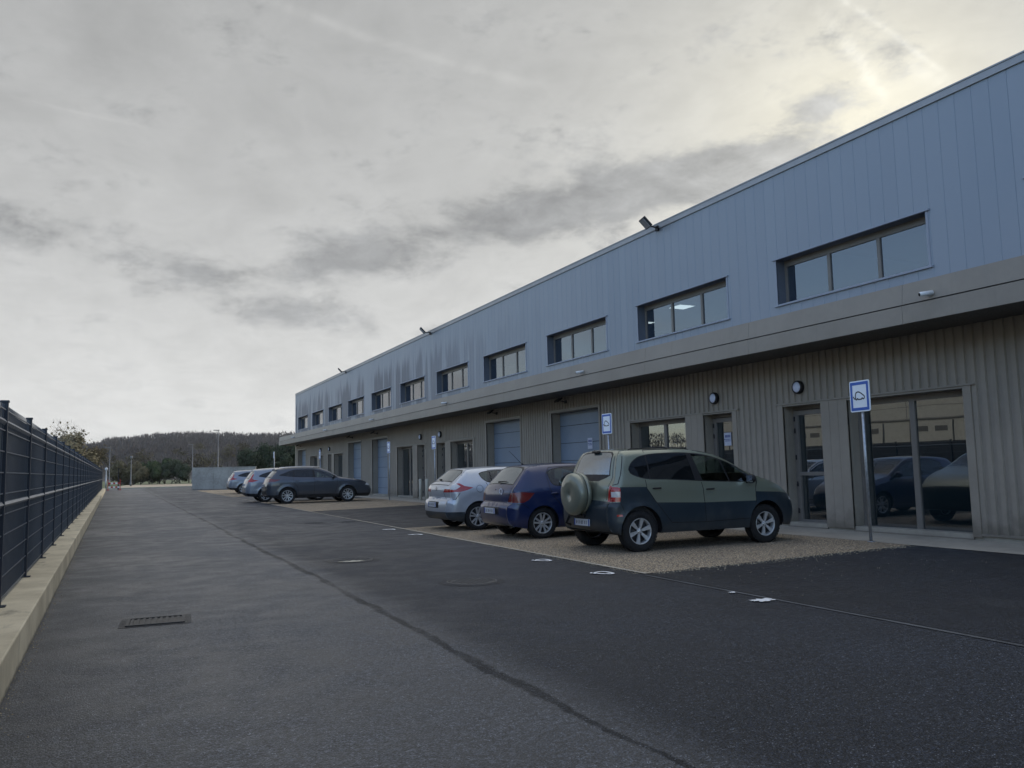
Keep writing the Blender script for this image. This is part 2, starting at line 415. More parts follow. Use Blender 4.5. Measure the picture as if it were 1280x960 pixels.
for i in range(2600):
    az = rnd.uniform(-9, 24) if i % 5 else rnd.uniform(-38, 50)
    t = rnd.random()**.8; D = 310 + 250*t
    z0 = -.3 + hillz(az, t); h = rnd.uniform(8.5, 11.5)
    if az < -1: h *= .85
    c = Vector((D*math.sin(R(az)), D*math.cos(R(az)), z0)); rw = h*rnd.uniform(.34, .46)
    mi = 0 if rnd.random() < .6 else 1
    a = Vector((.22, 0, 0)); wood.add([c-a, c+a, c+a*.3+Vector((0,0,h*.8)), c-a*.3+Vector((0,0,h*.8))], [(0,1,2,3)], 2)
    for k2 in range(54):
        f = rnd.random(); ang = rnd.uniform(0, 2*PI); rr = rw*math.sqrt(rnd.random())
        zz = h*(.22 + .66*f); rr *= math.sin(PI*(.20+.74*f))**.8
        p = c + Vector((rr*math.cos(ang), rr*math.sin(ang), zz))
        d = Vector((math.cos(ang)*.5*rr/rw, math.sin(ang)*.5*rr/rw, .8)).normalized()
        twig_tri(wood, p, d, rnd.uniform(.7, 1.7), rnd.uniform(.16, .34), rnd, mi)
tag(wood.build('forest', ['twigs', 'twigs_grey', 'bark'], fix=False), 'brown leafless winter wood covering the low hill on the horizon', 'forest', kind='stuff')

# ---- single trees
def tree(name, label, cat, pos, h, crown_r, leaf, density, seed, bark='bark', group=None, start=.28, leafsize=.16, twigm='twigs_grey', ntw=500):
    rn = random.Random(seed); root = empty(name, pos, rn.uniform(0, 6), label, cat, group)
    tk = MB(); tw = MB(); lf = MB(); tips = []
    def grow(p, d, L, r, lev):
        pts = [p]; rr = [r]; q = Vector(p); dd = Vector(d)
        for i in range(4):
            dd = (dd + Vector((rn.uniform(-.14,.14), rn.uniform(-.14,.14), .07 if lev else 0))).normalized()
            q = q + dd*L/4; pts.append(q.copy()); rr.append(r*(1-.17*(i+1)))
        tk.tube(pts, rr, 6 if lev < 2 else 4, cap=False)
        if lev >= 3: tips.extend(pts[1:]); return
        for i in range(rn.randint(4, 6) if lev == 0 else rn.randint(3, 4)):
            f = rn.uniform(start if lev == 0 else .3, 1); k = min(3, int(f*4)); bp = pts[k].lerp(pts[k+1], f*4-k)
            ang = rn.uniform(0, 2*PI); side = Vector((math.cos(ang), math.sin(ang), rn.uniform(.1,.6)))
            nd = (dd*.5 + side.normalized()*.8).normalized()
            grow(bp, nd, L*rn.uniform(.45,.62) * (crown_r/h*2.6 if lev == 0 else 1), r*rn.uniform(.35,.5), lev+1)
        tips.append(pts[-1])
    grow(Vector((0,0,0)), Vector((0,0,1)), h*.82, max(.05, h*.018), 0)
    zmax = max(p.z for p in tips); f = h/zmax*.94
    for i in range(ntw):
        p = rn.choice(tips) + Vector((rn.gauss(0,.18), rn.gauss(0,.18), rn.gauss(0,.18)))
        d = Vector((rn.uniform(-.8,.8), rn.uniform(-.8,.8), rn.uniform(-.1,1))).normalized()
        twig_tri(tw, p, d, rn.uniform(.4,.95), .014, rn)
    for i in range(density):
        p = rn.choice(tips) + Vector((rn.gauss(0,.33), rn.gauss(0,.33), rn.gauss(0,.33)))
        a = Vector((rn.uniform(-1,1), rn.uniform(-1,1), rn.uniform(-1,1))).normalized(); b = a.orthogonal().normalized()
        s_ = leafsize*rn.uniform(.6,1.3); lf.add([p-a*s_, p+b*s_*.6, p+a*s_, p-b*s_*.6], [(0,1,2,3)])
    for m_ in (tk, tw, lf): m_.v = [(x*1, y*1, z*f) for x, y, z in m_.v]
    tk.build('trunk', bark, root, fix=False); tw.build('twigs', twigm, root, fix=False)
    if density: lf.build('crown', leaf, root, fix=False)
    return root
def at(az, D): return (D*math.sin(R(az)), D*math.cos(R(az)), 0)
G = 'yellowing birches behind the far end of the fence'
tree('birch_tree', 'golden leaved birch beyond the blue fence, the broadest of the yellow trees', 'tree', at(-2.7, 92), 5.7, 1.7, 'leaf_gold', 2200, 3, 'bark_pale', G)
tree('birch_tree', 'golden leaved birch, lowest of the yellow trees, beside the end of the fence', 'tree', at(-1.7, 108), 5.0, 1.5, 'leaf_gold', 1500, 5, 'bark_pale', G)
tree('birch_tree', 'half bare yellow birch standing leftmost behind the fence top', 'tree', at(-3.7, 84), 5.1, 1.5, 'leaf_gold', 700, 8, 'bark_pale', G)
tree('bare_tree', 'thin bare tree rising highest above the blue fence', 'tree', at(-3.55, 88), 7.0, 1.3, 'leaf_gold', 60, 9, 'bark_pale', ntw=260)
tree('bare_tree', 'slim leafless tree top between the yellow birches', 'tree', at(-2.2, 100), 7.2, 1.1, 'leaf_gold', 160, 19, 'bark_pale', ntw=260)
for i, (az, D, h, lab) in enumerate([(4.0, 168, 7.0, 'small leafless tree just right of the dark green hedge'), (5.0, 172, 8.2, 'tall leafless tree between hedge and concrete wall'),
        (5.9, 165, 7.4, 'leafless tree behind the lamp post above the concrete wall'), (6.9, 170, 7.8, 'bare brown tree left of the big evergreen'),
        (-.1, 176, 6.5, 'bare pale tree behind the left end of the hedge'), (1.3, 185, 7.4, 'bare tree rising behind the middle of the hedge')]):
    tree('bare_tree', lab, 'tree', at(az, D), h, 2.6, 'leaf_brown', 500, 30+i, group='leafless trees beyond the road end', leafsize=.2, ntw=900)

def bush(name, label, cat, pos, rx, ry, h, leaf, N, seed, group=None, size=.16, trunk=.18):
    rn = random.Random(seed); root = empty(name, pos, 0, label, cat, group); lf = MB(); st = MB()
    blobs = []
    for i in range(16):
        a = rn.uniform(0, 2*PI); q = rn.random()**.6
        blobs.append((Vector((rx*.72*q*math.cos(a), ry*.72*q*math.sin(a), h*rn.uniform(.25,.80)*(1-.25*q))), rn.uniform(.24,.40)*min(rx, h)))
    for i in range(N):
        c, r_ = rn.choice(blobs); u = Vector((rn.gauss(0,1), rn.gauss(0,1), rn.gauss(0,1))).normalized()
        p = c + u*r_*(rn.random()**.35)*rn.uniform(.85,1.12); p.z = max(.05, p.z)
        if mnoise.noise(p*1.3/ max(.6, h*.3)) < -.28: continue
        a = (u + Vector((rn.uniform(-1,1), rn.uniform(-1,1), rn.uniform(-1,1)))*.8).normalized().orthogonal().normalized(); b = a.cross(u).normalized()
        s_ = size*rn.uniform(.6,1.4); lf.add([p-a*s_, p+b*s_*.6, p+a*s_, p-b*s_*.6], [(0,1,2,3)])
    for i in range(9):
        a = rn.uniform(0, 2*PI); c, r_ = rn.choice(blobs)
        st.tube([(rx*.3*math.cos(a), ry*.3*math.sin(a), 0), c*.6 + Vector((0,0,h*.08)), c], [.07, .05, .02], 5, cap=False)
    st.build('trunk', 'bark', root, fix=False); lf.build('crown', leaf, root, fix=False)
    return root
H_ = 'evergreen bushes of the hedge at the road end'
for i, (az, D, rx, h, lf_, lab) in enumerate([(.4, 160, 3.2, 4.3, 'leaf_brown', 'olive brown rounded bush at the left end of the hedge'), (1.5, 162, 2.9, 4.5, 'leaf_hedge', 'green clipped bush second from the left of the hedge'),
        (2.4, 165, 2.9, 4.9, 'leaf_hedge', 'tallest dark green bush in the middle of the hedge'), (3.2, 163, 2.6, 4.4, 'leaf_dark', 'dark green bush closing the right end of the hedge')]):
    bush('hedge_bush', lab, 'bush', at(az, D), rx*1.15, 2, h*1.06, lf_, 12000, 60+i, H_, .17)
bush('evergreen_tree', 'dark spreading evergreen tree seen above the parked silver cars', 'tree', at(8.5, 116), 4.2, 3.0, 6.3, 'leaf_dark', 15000, 71, None, .15)
bush('evergreen_tree', 'dark evergreen tree just left of the far end of the building', 'tree', at(10.3, 118), 4.6, 3.0, 6.9, 'leaf_dark', 16000, 72, None, .15)
bush('evergreen_tree', 'low dark evergreen tree mostly hidden behind the building end', 'tree', at(11.8, 128), 3.6, 3.0, 5.6, 'leaf_dark', 7000, 73, None, .15)

# ---- lamp posts and small things at the road end
def lamp_post(az, D, h, label, ball=False):
    r = empty('street_lamp', at(az, D), R(200), label, 'street lamp', 'street lamps beyond the car park')
    MB().lathe([(.0,0),(.14,0),(.12,.5),(.07,.55),(.045,h),(.0,h)], n=10).build('pole', 'lamp_grey', r)
    hd = MB()
    if ball: hd.lathe([(0,0),(.16,.05),(.2,.22),(.16,.4),(0,.46)], (0,0,h), n=12)
    else: hd.box((-.12,-.1,h-.02),(.75,.1,h+.1))
    hd.build('lamp_head', 'lamp_grey', r, bevel=.02)
lamp_post(-.6, 150, 6.1, 'tall pale street lamp rising left of the hedge')
lamp_post(.62, 135, 4.0, 'short street lamp with round head in front of the hedge', True)
lamp_post(5.75, 132, 8.0, 'tallest street lamp, behind the concrete wall')
lamp_post(4.2, 152, 6.6, 'faint street lamp among the bare trees left of the tallest lamp')
b = empty('road_barrier', (-.75, 99, 0), 0, 'red and white road barrier standing at the end of the fence', 'barrier')
for i in range(5): MB().box((-.35+i*.22, -.03, .66), (-.13+i*.22, .03, .82)).build('board', 'red_plastic' if i % 2 == 0 else 'white_paint', b)
for i in range(5): MB().box((-.35+i*.22, -.03, .25), (-.13+i*.22, .03, .40)).build('board', 'red_plastic' if i % 2 else 'white_paint', b)
MB().box((-.42,-.04,0),(-.35,.04,1.15)).box((-.5,-.3,0),(-.28,.3,.08)).build('stand', 'red_plastic', b); MB().box((.75,-.04,0),(.82,.04,1.15)).box((.66,-.3,0),(.9,.3,.08)).build('stand', 'red_plastic', b)
p = empty('gate_post', (-.15, 101, 0), 0, 'dark slim gate post beside the road barrier', 'post')
MB().box((-.06,-.06,0),(.06,.06,2.3)).build('post', 'black_metal', p); MB().box((-.08,-.08,2.3),(.08,.08,2.36)).build('cap', 'black_metal', p)
p = empty('marker_post', (-1.35, 100, 0), 0, 'pale marker post with white top behind the barrier', 'post')
MB().lathe([(0,0),(.07,0),(.07,1.5),(0,1.5)], n=10).build('post', 'galvanised', p); MB().lathe([(0,2.1),(.13,2.15),(.15,2.3),(.1,2.42),(0,2.45)], n=12).lathe([(.05,1.5),(.05,2.12)], n=8).build('lamp_head', 'white_plastic', p)

# ---- concrete screen wall at far end
cw = empty('concrete_wall', (6.5, 88.6, 0), math.atan2(-3.2, 7.0), 'grey cast concrete screen wall beyond the last parked cars', 'wall')
w_ = MB()
for i in range(3): w_.box((i*2.1, 0, 0), (i*2.1+2.085, .22, 2.12))
w_.box((0,.03,0),(6.28,.19,2.10))
w_.build('panel', 'concrete_grey', cw, bevel=.012)
MB().box((-.02,-.02,2.12),(6.32,.24,2.17)).build('coping', 'concrete_grey', cw)

# ---- low kerb wall and fence
lw = MB(); seg = 2.55*2
y = -14.0; rk = random.Random(4)
while y < 94.0:
    y2 = min(94, y+seg)-.006
    j = rk.uniform(-.003,.003); z = .28+rk.uniform(-.003,.003)
    xo, xo2 = kx(y)+j, kx(y2)+j
    lw.prism([(xo,y),(xo2,y2),(xo2-.46,y2),(xo-.46,y)], -.05, z)
    y += seg
tag(lw.build('low_wall', 'kerb_concrete', bevel=.012), 'low beige concrete kerb wall running under the blue fence', 'wall')
fr = empty('fence', (-.93, 0, .28), .0071, 'dark navy mesh fence with privacy slats along the low wall', 'fence')
H0 = 1.86
posts = [-11.35 + 2.55*i for i in range(41)]
pm = MB().box((-.03,-.03,0),(.03,.03,1.885)).build('post', 'fence_navy', fr, loc=(0, posts[0], 0), bevel=.004)
MB().box((-.036,-.036,1.885),(.036,.036,1.905)).build('cap', 'fence_navy', pm)
MB().box((-.06,-.05,0),(.07,.05,.012)).build('base_plate', 'fence_navy', pm)
for yy in posts[1:]:
    c = copy_tree(pm, fr); c.location = (0, yy, 0)
wp = MB(); L = 2.55-.06
for kz in range(10):
    z = .06 + .195*kz
    for dx in (.012, ) : wp.obox((dx, L/2, z), (.004,0,0), (0,L/2,0), (0,0,.0055))
for z in (.93, 1.70): wp.add([(.008,0,z-.03),(.03,0,z),(.008,0,z+.03),(.008,L,z-.03),(.03,L,z),(.008,L,z+.03)], [(0,1,4,3),(1,2,5,4)])
for i in range(int(L/.10)): wp.box((.010, .02+i*.10-.0022, 0.02), (.015, .02+i*.10+.0022, H0))
sl = MB()
ns = int(L/.05)
for i in range(ns): sl.add([(-.012 + .004*(i % 2), i*.05+.001, .02), (-.012 + .004*(i % 2), i*.05+.0487, .02), (-.012 + .004*(i % 2), i*.05+.0487, H0+.01), (-.012 + .004*(i % 2), i*.05+.001, H0+.01)], [(0,1,2,3)])
sl.box((-.03, 0, .02), (-.02, L, H0-.04))
w0 = wp.build('mesh_panel', 'wire_navy', fr, loc=(0, posts[0]+.03, 0), fix=False)
s0 = sl.build('privacy_slats', 'fence_slat', w0, fix=False)
for yy in posts[1:-1]:
    c = copy_tree(w0, fr); c.location = (0, yy+.03, 0)

# ================================================================== LONG BUILDING
BLD = empty('warehouse_building', (XW, 29.6, 0), 0, 'long two storey unit building with blue grey upper cladding and ribbed taupe ground floor', 'building')
def part(mb, name, mat, parent=None, fix=True, bevel=0):
    """geometry given in world coordinates"""
    if parent is None or parent is BLD:
        o = mb.build(name, mat, BLD, fix=fix, bevel=bevel); o.location = (-XW, -29.6, 0)
    else: o = mb.build(name, mat, parent, fix=fix, bevel=bevel)
    return o
def profile_wall(mb, xb, y0, y1, z0, z1, prof, ops):
    pts = dict()
    for yy, dx in prof: pts[round(yy,4)] = dx
    ys = sorted(pts)
    def dxat(yy):
        import bisect
        i = bisect.bisect(ys, yy); a = ys[max(0,i-1)]; b = ys[min(len(ys)-1, i)]
        return pts[a] if b == a else pts[a] + (pts[b]-pts[a])*(yy-a)/(b-a)
    allp = set(yy for yy in ys if y0 <= yy <= y1) | {y0, y1}
    for o in ops:
        for yy in (o[0], o[1]):
            if y0 < yy < y1: allp.add(round(yy,4))
    allp = sorted(allp)
    for a, b in zip(allp, allp[1:]):
        if b-a < 1e-5: continue
        m_ = (a+b)/2; cuts = sorted((o[2], o[3]) for o in ops if o[0]-1e-6 <= m_ <= o[1]+1e-6)
        z = z0; spans = []
        for c0, c1 in cuts:
            if c0 > z: spans.append((z, c0))
            z = max(z, c1)
        if z < z1: spans.append((z, z1))
        xa, xb2 = xb+dxat(a), xb+dxat(b)
        for s0_, s1_ in spans: mb.quad((xa,a,s0_),(xb2,b,s0_),(xb2,b,s1_),(xa,a,s1_))
PER = 22.95
pairs = []; garages = []
for m_ in (-1, 0, 1, 2):
    o_ = m_*PER
    pairs.append(('wd', 9.93+o_, 12.57+o_, 13.28+o_, 14.42+o_)); pairs.append(('dw', 16.15+o_, 17.28+o_, 18.03+o_, 20.7+o_))
    garages += [(22.47+o_, 25.66+o_), (28.2+o_, 31.4+o_)]
garages = [g_ for g_ in garages if g_[0] > YN and g_[1] < YF-.5]; garages.insert(0, (22.47-2*PER+11.5, 22.47-2*PER+14.7)) if False else None
pairs = [p_ for p_ in pairs if p_[1] > YN+.3]
ops = [(p_[1]-.16, p_[4]+.16, 0, 2.76) for p_ in pairs] + [(g_[0]-.09, g_[1]+.09, 0, 3.40) for g_ in garages]
prof = []; yy = YN
while yy < YF: prof += [(yy, 0), (yy+.085, 0), (yy+.10, .034), (yy+.172, .034), (yy+.187, 0)]; yy += .19
mb = MB(); profile_wall(mb, XW, YN, YF, .12, 3.84, prof, ops); part(mb, 'ribbed_cladding', 'taupe', fix=False)
prof = []; kk = math.ceil(YN*3)
while kk/3 < YF: yy = kk/3; prof += [(yy-.011,0),(yy-.005,.008),(yy+.005,.008),(yy+.011,0)]; kk += 1
UW = []
kk = -4
while True:
    a = 10.42 + 5.72*kk; b_ = a + 3.96
    if b_ > YF: break
    if kk < 0: a -= .22; b_ -= .22
    if a > YN + .3: UW.append((a, b_))
    kk += 1
uops = [(a, b_, 5.05, 6.10) for a, b_ in UW]
mb = MB(); profile_wall(mb, XW, YN, YF, 4.3, 8.12, prof, uops); part(mb, 'blue_cladding', 'blue_cladding', fix=False)
# end walls, back, roof, parapet cap, corner trims
mb = MB().quad((XW,YF,0),(48,YF,0),(48,YF,8.15),(XW,YF,8.15)).quad((XW,YN,0),(48,YN,0),(48,YN,8.15),(XW,YN,8.15)).quad((48,YN,0),(48,YF,0),(48,YF,8.15),(48,YN,8.15))
part(mb, 'end_wall', 'blue_trim')
part(MB().box((XW+.1,YN+.05,7.7),(47.9,YF-.05,7.75)), 'roof', 'roof_membrane')
cap = MB()
cap.box((XW-.035,YN-.03,8.10),(XW+.35,YF+.03,8.25)).box((XW-.05,YN-.04,8.235),(XW+.36,YF+.04,8.262))
part(cap, 'parapet_cap', 'cap_metal')
part(MB().box((XW-.02,YF-.10,4.3),(XW+.1,YF+.02,8.10)), 'corner_trim', 'blue_trim')
part(MB().box((XW-.015,YF-.5,0.05),(XW+.1,YF+.02,3.84)), 'corner_panel', 'taupe_flat')
part(MB().box((XW+.02,YN,-.02),(XW+.3,YF,.11)), 'plinth', 'concrete_walk')
bf = MB(); spans = []
cur = YN
for o in sorted(ops):
    if o[0] > cur: spans.append((cur, o[0]))
    cur = o[1]
spans.append((cur, YF-.5))
for a, b_ in spans: part(MB().box((XW-.018,a,.085),(XW+.04,b_,.125)), 'base_flashing', 'taupe_flat')
# canopy
cn = MB(); nseg = 22
def canopy_seg(y0, y1):
    cn.add([(XC,y0,3.80),(XC,y0,4.115),(XC+.012,y0,4.118),(XC+.012,y0,4.135),(XC+.05,y0,4.50),(XW,y0,4.56),(XC+.04,y0,3.80),
            (XC,y1,3.80),(XC,y1,4.115),(XC+.012,y1,4.118),(XC+.012,y1,4.135),(XC+.05,y1,4.50),(XW,y1,4.56),(XC+.04,y1,3.80)],
           [(0,1,8,7),(1,2,9,8),(2,3,10,9),(3,4,11,10),(4,5,12,11),(0,6,13,7),(0,1,2,3,4,6)[::-1],(7,8,9,10,11,13)])
yy = YN-.2; stp = (YF+.35-YN+.2)/nseg
for i in range(nseg): canopy_seg(yy+.003, yy+stp-.003); yy += stp
can = part(cn, 'canopy_fascia', 'taupe_flat')
part(MB().box((XC+.012,YN-.2,4.112),(XC+.035,YF+.3,4.14)), 'fascia_joint', 'taupe_dark')
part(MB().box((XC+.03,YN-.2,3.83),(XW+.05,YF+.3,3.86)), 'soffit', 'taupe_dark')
part(MB().quad((XC+.03,YF+.34,3.8),(XW,YF+.34,3.8),(XW,YF+.34,4.55),(XC+.05,YF+.34,4.5)), 'canopy_end', 'taupe_flat')

# upper windows
def upper_window(a, b_, idx):
    fr_ = MB(); X1 = XW+.30
    fr_.box((XW-.012,a-.05,5.05),(XW+.02,a,6.10)).box((XW-.012,b_,5.05),(XW+.02,b_+.05,6.10))
    tr = fr_
    tr.box((XW-.045,a-.09,6.10),(XW+.02,b_+.09,6.135)).box((XW-.05,a-.09,5.01),(XW+.30,b_+.09,5.05))
    w_ = part(tr, 'window', 'blue_trim')
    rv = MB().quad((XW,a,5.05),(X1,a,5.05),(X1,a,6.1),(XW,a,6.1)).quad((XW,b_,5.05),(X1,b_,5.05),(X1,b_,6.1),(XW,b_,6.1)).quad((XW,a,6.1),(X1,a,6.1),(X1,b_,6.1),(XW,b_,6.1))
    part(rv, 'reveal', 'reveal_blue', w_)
    f = MB(); cuts = [a, a+1.32, a+2.64, b_]
    f.box((X1-.05,a,5.05),(X1+.02,b_,5.10)).box((X1-.05,a,5.96),(X1+.02,b_,6.10))
    for i, c in enumerate(cuts):
        c0 = {0: (c, c+.06), 3: (c-.06, c)}.get(i, (c-.04, c+.04)); f.box((X1-.052,c0[0],5.10),(X1+.02,c0[1],5.96))
    part(f, 'frame', 'frame_taupe', w_)
    for i in range(3):
        part(MB().quad((X1-.02,cuts[i]+.04,5.1),(X1-.02,cuts[i+1]-.04,5.1),(X1-.02,cuts[i+1]-.04,5.96),(X1-.02,cuts[i]+.04,5.96)), 'pane', 'pane', w_, fix=False)
for i, (a, b_) in enumerate(UW): upper_window(a, b_, i)

def reveal(mb, a, b_, zt, X1, z0=.02):
    mb.quad((XW-.0,a,z0),(X1,a,z0),(X1,a,zt),(XW-.0,a,zt)).quad((XW,b_,z0),(X1,b_,z0),(X1,b_,zt),(XW,b_,zt)).quad((XW,a,zt),(X1,a,zt),(X1,b_,zt),(XW,b_,zt))
    mb.box((XW-.02, a, -.01), (X1+.05, b_, .035))
def g_window(a, b_):
    X1 = XW+.34; f = MB()
    f.box((X1-.05,a,.035),(X1+.02,b_,.11)).box((X1-.05,a,2.58),(X1+.02,b_,2.70))
    cuts = [a, (a+b_)/2, b_]
    for i, c in enumerate(cuts):
        c0 = {0: (c, c+.07), 2: (c-.07, c)}.get(i, (c-.06, c+.06)); f.box((X1-.055,c0[0],.11),(X1+.02,c0[1],2.58))
    w_ = part(f, 'window', 'frame_taupe')
    rv = MB(); reveal(rv, a, b_, 2.70, X1); part(rv, 'reveal', 'taupe_flat', w_)
    for i in range(2):
        part(MB().quad((X1-.02,cuts[i]+.06,.11),(X1-.02,cuts[i+1]-.06,.11),(X1-.02,cuts[i+1]-.06,2.58),(X1-.02,cuts[i]+.06,2.58)), 'pane', 'pane_dark', w_, fix=False)
def g_door(a, b_):
    X1 = XW+.34; f = MB()
    f.box((X1-.05,a,.035),(X1+.02,a+.07,2.70)).box((X1-.05,b_-.07,.035),(X1+.02,b_,2.70)).box((X1-.05,a+.07,2.62),(X1+.02,b_-.07,2.70))
    f.box((X1-.075,a+.085,.05),(X1-.01,a+.165,2.605)).box((X1-.075,b_-.165,.05),(X1-.01,b_-.085,2.605))
    for z0, z1 in ((.05,.16),(1.14,1.22),(2.50,2.605)): f.box((X1-.072,a+.165,z0),(X1-.01,b_-.165,z1))
    d = part(f, 'door', 'frame_taupe')
    rv = MB(); reveal(rv, a, b_, 2.70, X1); part(rv, 'reveal', 'taupe_flat', d)
    for z0, z1 in ((.16,1.14),(1.22,2.50)): part(MB().quad((X1-.03,a+.165,z0),(X1-.03,b_-.165,z0),(X1-.03,b_-.165,z1),(X1-.03,a+.165,z1)), 'pane', 'pane_dark', d, fix=False)
    part(MB().box((X1-.13,a+.10,1.0),(X1-.10,a+.13,1.35)).box((X1-.13,a+.10,1.02),(X1-.07,a+.13,1.05)).box((X1-.13,a+.10,1.30),(X1-.07,a+.13,1.33)), 'handle', 'black_metal', d)
    hg = MB()
    for z in (.35,.95,1.55,2.15,2.42): hg.lathe([(0,z-.055),(.016,z-.055),(.016,z+.055),(0,z+.055)], (X1-.088,b_-.075,0), n=8)
    part(hg, 'hinge', 'black_metal', d)
    return d
flat = MB(); hd = MB()
for typ, a, b_, c, d in pairs:
    if typ == 'wd': g_window(a, b_); g_door(c, d)
    else: g_door(a, b_); g_window(c, d)
    for s_, e_ in ((a-.16,a),(b_,c),(d,d+.16)):
        flat = MB()
        nn = 3 if e_-s_ > .5 else 1
        for i in range(nn):
            u0, u1 = s_+(e_-s_)*i/nn+(.003 if i else 0), s_+(e_-s_)*(i+1)/nn-(.003 if i < nn-1 else 0)
            flat.box((XW-.022,u0,.06),(XW+.035,u1,2.74))
        part(flat, 'flat_panel', 'taupe')
    part(MB().box((XW-.045,a-.24,2.742),(XW+.03,d+.24,2.772)).box((XW-.012,a,2.70),(XW+.035,b_,2.741)).box((XW-.012,c,2.70),(XW+.035,d,2.741)), 'head_flashing', 'taupe_flat')
for a, b_ in garages:
    X1 = XW+.34; g_ = MB(); zs = [.02,.46,1.06,1.66,2.26,2.86,3.32]
    for z0, z1 in zip(zs, zs[1:]): g_.box((X1,a,z0+.008),(X1+.04,b_,z1-.008))
    d = part(g_, 'garage_door', 'door_blue', bevel=.006)
    part(MB().box((X1+.01,a,0),(X1+.03,b_,3.32)), 'seal', 'black_plastic', d)
    rv = MB(); reveal(rv, a, b_, 3.32, X1, .0); part(rv, 'reveal', 'taupe_flat', d)
    t = MB().box((XW-.022,a-.09,.06),(XW+.035,a,3.36)).box((XW-.022,b_,.06),(XW+.035,b_+.09,3.36)).box((XW-.02,a,3.32),(XW+.035,b_,3.36)).box((XW-.05,a-.12,3.362),(XW+.03,b_+.12,3.40))
    part(t, 'surround', 'taupe_flat', d)
    part(MB().obox((X1-.02,a+.35,1.1),(.02,0,0),(0,.07,0),(0,0,.02)), 'handle', 'black_metal', d)
# interior seen through the panes
it = MB().quad((20.5,YN,0),(20.5,YF,0),(20.5,YF,7.6),(20.5,YN,7.6)).box((XW+.36,YN+.1,3.6),(20.5,YF-.1,4.35)).box((XW+.36,YN+.1,6.60),(20.5,YF-.1,6.68))
yy = 3.4-11.475
while yy < YF:
    it.box((XW+.38,yy-.08,0),(20.5,yy+.08,7.6)); yy += 11.475
part(it, 'interior_wall', 'interior_wall'); part(MB().quad((XW+.05,YN,.012),(20.5,YN,.012),(20.5,YF,.012),(XW+.05,YF,.012)), 'interior_floor', 'interior_floor', fix=False)
for x_, y_, lab in ((16.5, 21.75, 'lit square ceiling panel, nearest in the second upper window'), (17.2, 24.6, 'lit square ceiling panel farther back in the second upper window')):
    r = empty('ceiling_light', (x_, y_, 6.60), 0, lab, 'ceiling light', 'lit ceiling panels')
    MB().box((-.32,-.32,-.03),(.32,.32,-.001)).build('frame', 'white_paint', r); r.scale = (1, 1, 1) if x_ < 17 else (.45, .45, 1); MB().box((-.29,-.29,-.04),(.29,.29,-.031)).build('diffuser', 'led_panel', r)

# ---- fittings on the building
place_words = ['nearest the camera', 'second', 'third', 'fourth', 'fifth', 'sixth']
def bulkhead(y, label):
    r = empty('wall_lamp', (XW, y, 3.10), 0, label, 'wall lamp', 'round wall lamps above the doors')
    MB().lathe([(0,0),(.15,0),(.15,-.05),(.142,-.085),(.118,-.09),(.118,-.06)], axis='x', n=28).build('rim', 'black_plastic', r)
    MB().lathe([(.12,-.06),(.115,-.085),(.09,-.105),(.045,-.118),(0,-.122)], axis='x', n=24).build('lens', 'lens_white', r)
BW = {13.88:'over the glazed door beside the nearest big window', 16.78:'over the door with the paper notice', 13.88+PER:'over the door behind the cream bollards',
      16.72+PER:'just left of the bollards', 13.9+2*PER:'over the door beyond the dark grey car roof', 16.78+2*PER:'farthest along the facade', -9.07:'over the door behind the viewer', -6.2:'over the second door behind the viewer'}
for y_, l_ in BW.items(): bulkhead(y_, 'round white wall lamp with black rim ' + l_)
def camera_(y, l_):
    r = empty('security_camera', (XC, y, 4.22), 0, 'small white security camera on the canopy edge, ' + l_, 'security camera', 'security cameras on the canopy edge')
    MB().lathe([(0,.02),(.045,.02),(.045,-.03),(.02,-.035),(.02,-.09),(0,-.09)], axis='x', n=14).build('mount', 'white_plastic', r)
    c = MB().lathe([(0,-.11),(.036,-.11),(.04,-.09),(.04,.12),(.0,.12)], axis='y', n=16).build('housing', 'white_plastic', r); c.location = (-.10,0,0); c.rotation_euler = (R(8),0,R(-112))
    d = MB().lathe([(0,-.002),(.03,-.002),(.03,.0)], axis='y', n=14).build('lens', 'black_plastic', c); d.location = (0,-.112,0)
for y_, l_ in ((9.42,'nearest the camera'),(21.1,'above the nearest garage door'),(32.5,'third along the canopy'),(43.7,'fourth along the canopy'),(55.0,'fifth along the canopy'),(66.3,'farthest along the canopy')): camera_(y_, l_)
def flood(y, l_):
    r = empty('floodlight', (XW-.02, y, 8.13), 0, 'black floodlight on a bracket at the roof edge ' + l_, 'floodlight', 'floodlights on the roof edge')
    MB().box((-.06,-.06,-.09),(0,.06,.05)).tube([(-.04,0,0),(-.30,0,.03)], .022, 8).build('bracket', 'black_metal', r)
    h = MB().box((-.19,-.21,-.04),(.19,.21,.045)).build('housing', 'black_metal', r, bevel=.012); h.scale = (.88,.88,.88); h.location = (-.42,0,.10); h.rotation_euler = (0, R(48), R(-14))
    MB().box((-.165,-.185,-.052),(.165,.185,-.0405)).build('glass', 'galvanised', h)
for y_, l_ in ((18.9,'nearest the camera'),(38.0,'second along the roof'),(54.9,'farthest along the roof')): flood(y_, l_)
def glamp(y, l_):
    r = empty('garage_lamp', (XW, y, 3.64), 0, 'small black tilted lamp ' + l_, 'lamp', 'small black lamps above the garage doors')
    MB().box((-.05,-.05,-.05),(.0,.05,.05)).tube([(-.03,0,0),(-.22,0,.03)], .018, 8).build('bracket', 'black_metal', r)
    h = MB().box((-.11,-.14,-.025),(.11,.14,.03)).build('housing', 'black_metal', r, bevel=.008); h.location = (-.30,0,.06); h.rotation_euler = (0, R(-35), 0)
gw = ['over the garage door behind the viewer', 'over the garage door just right of the view', 'over the nearest garage door, with the paper notice', 'over the second garage door', 'over the third garage door', 'over the fourth garage door', 'over the farthest garage door', '']
for (a, b_), l_ in zip(garages, gw): glamp((a+b_)/2+.5, l_)

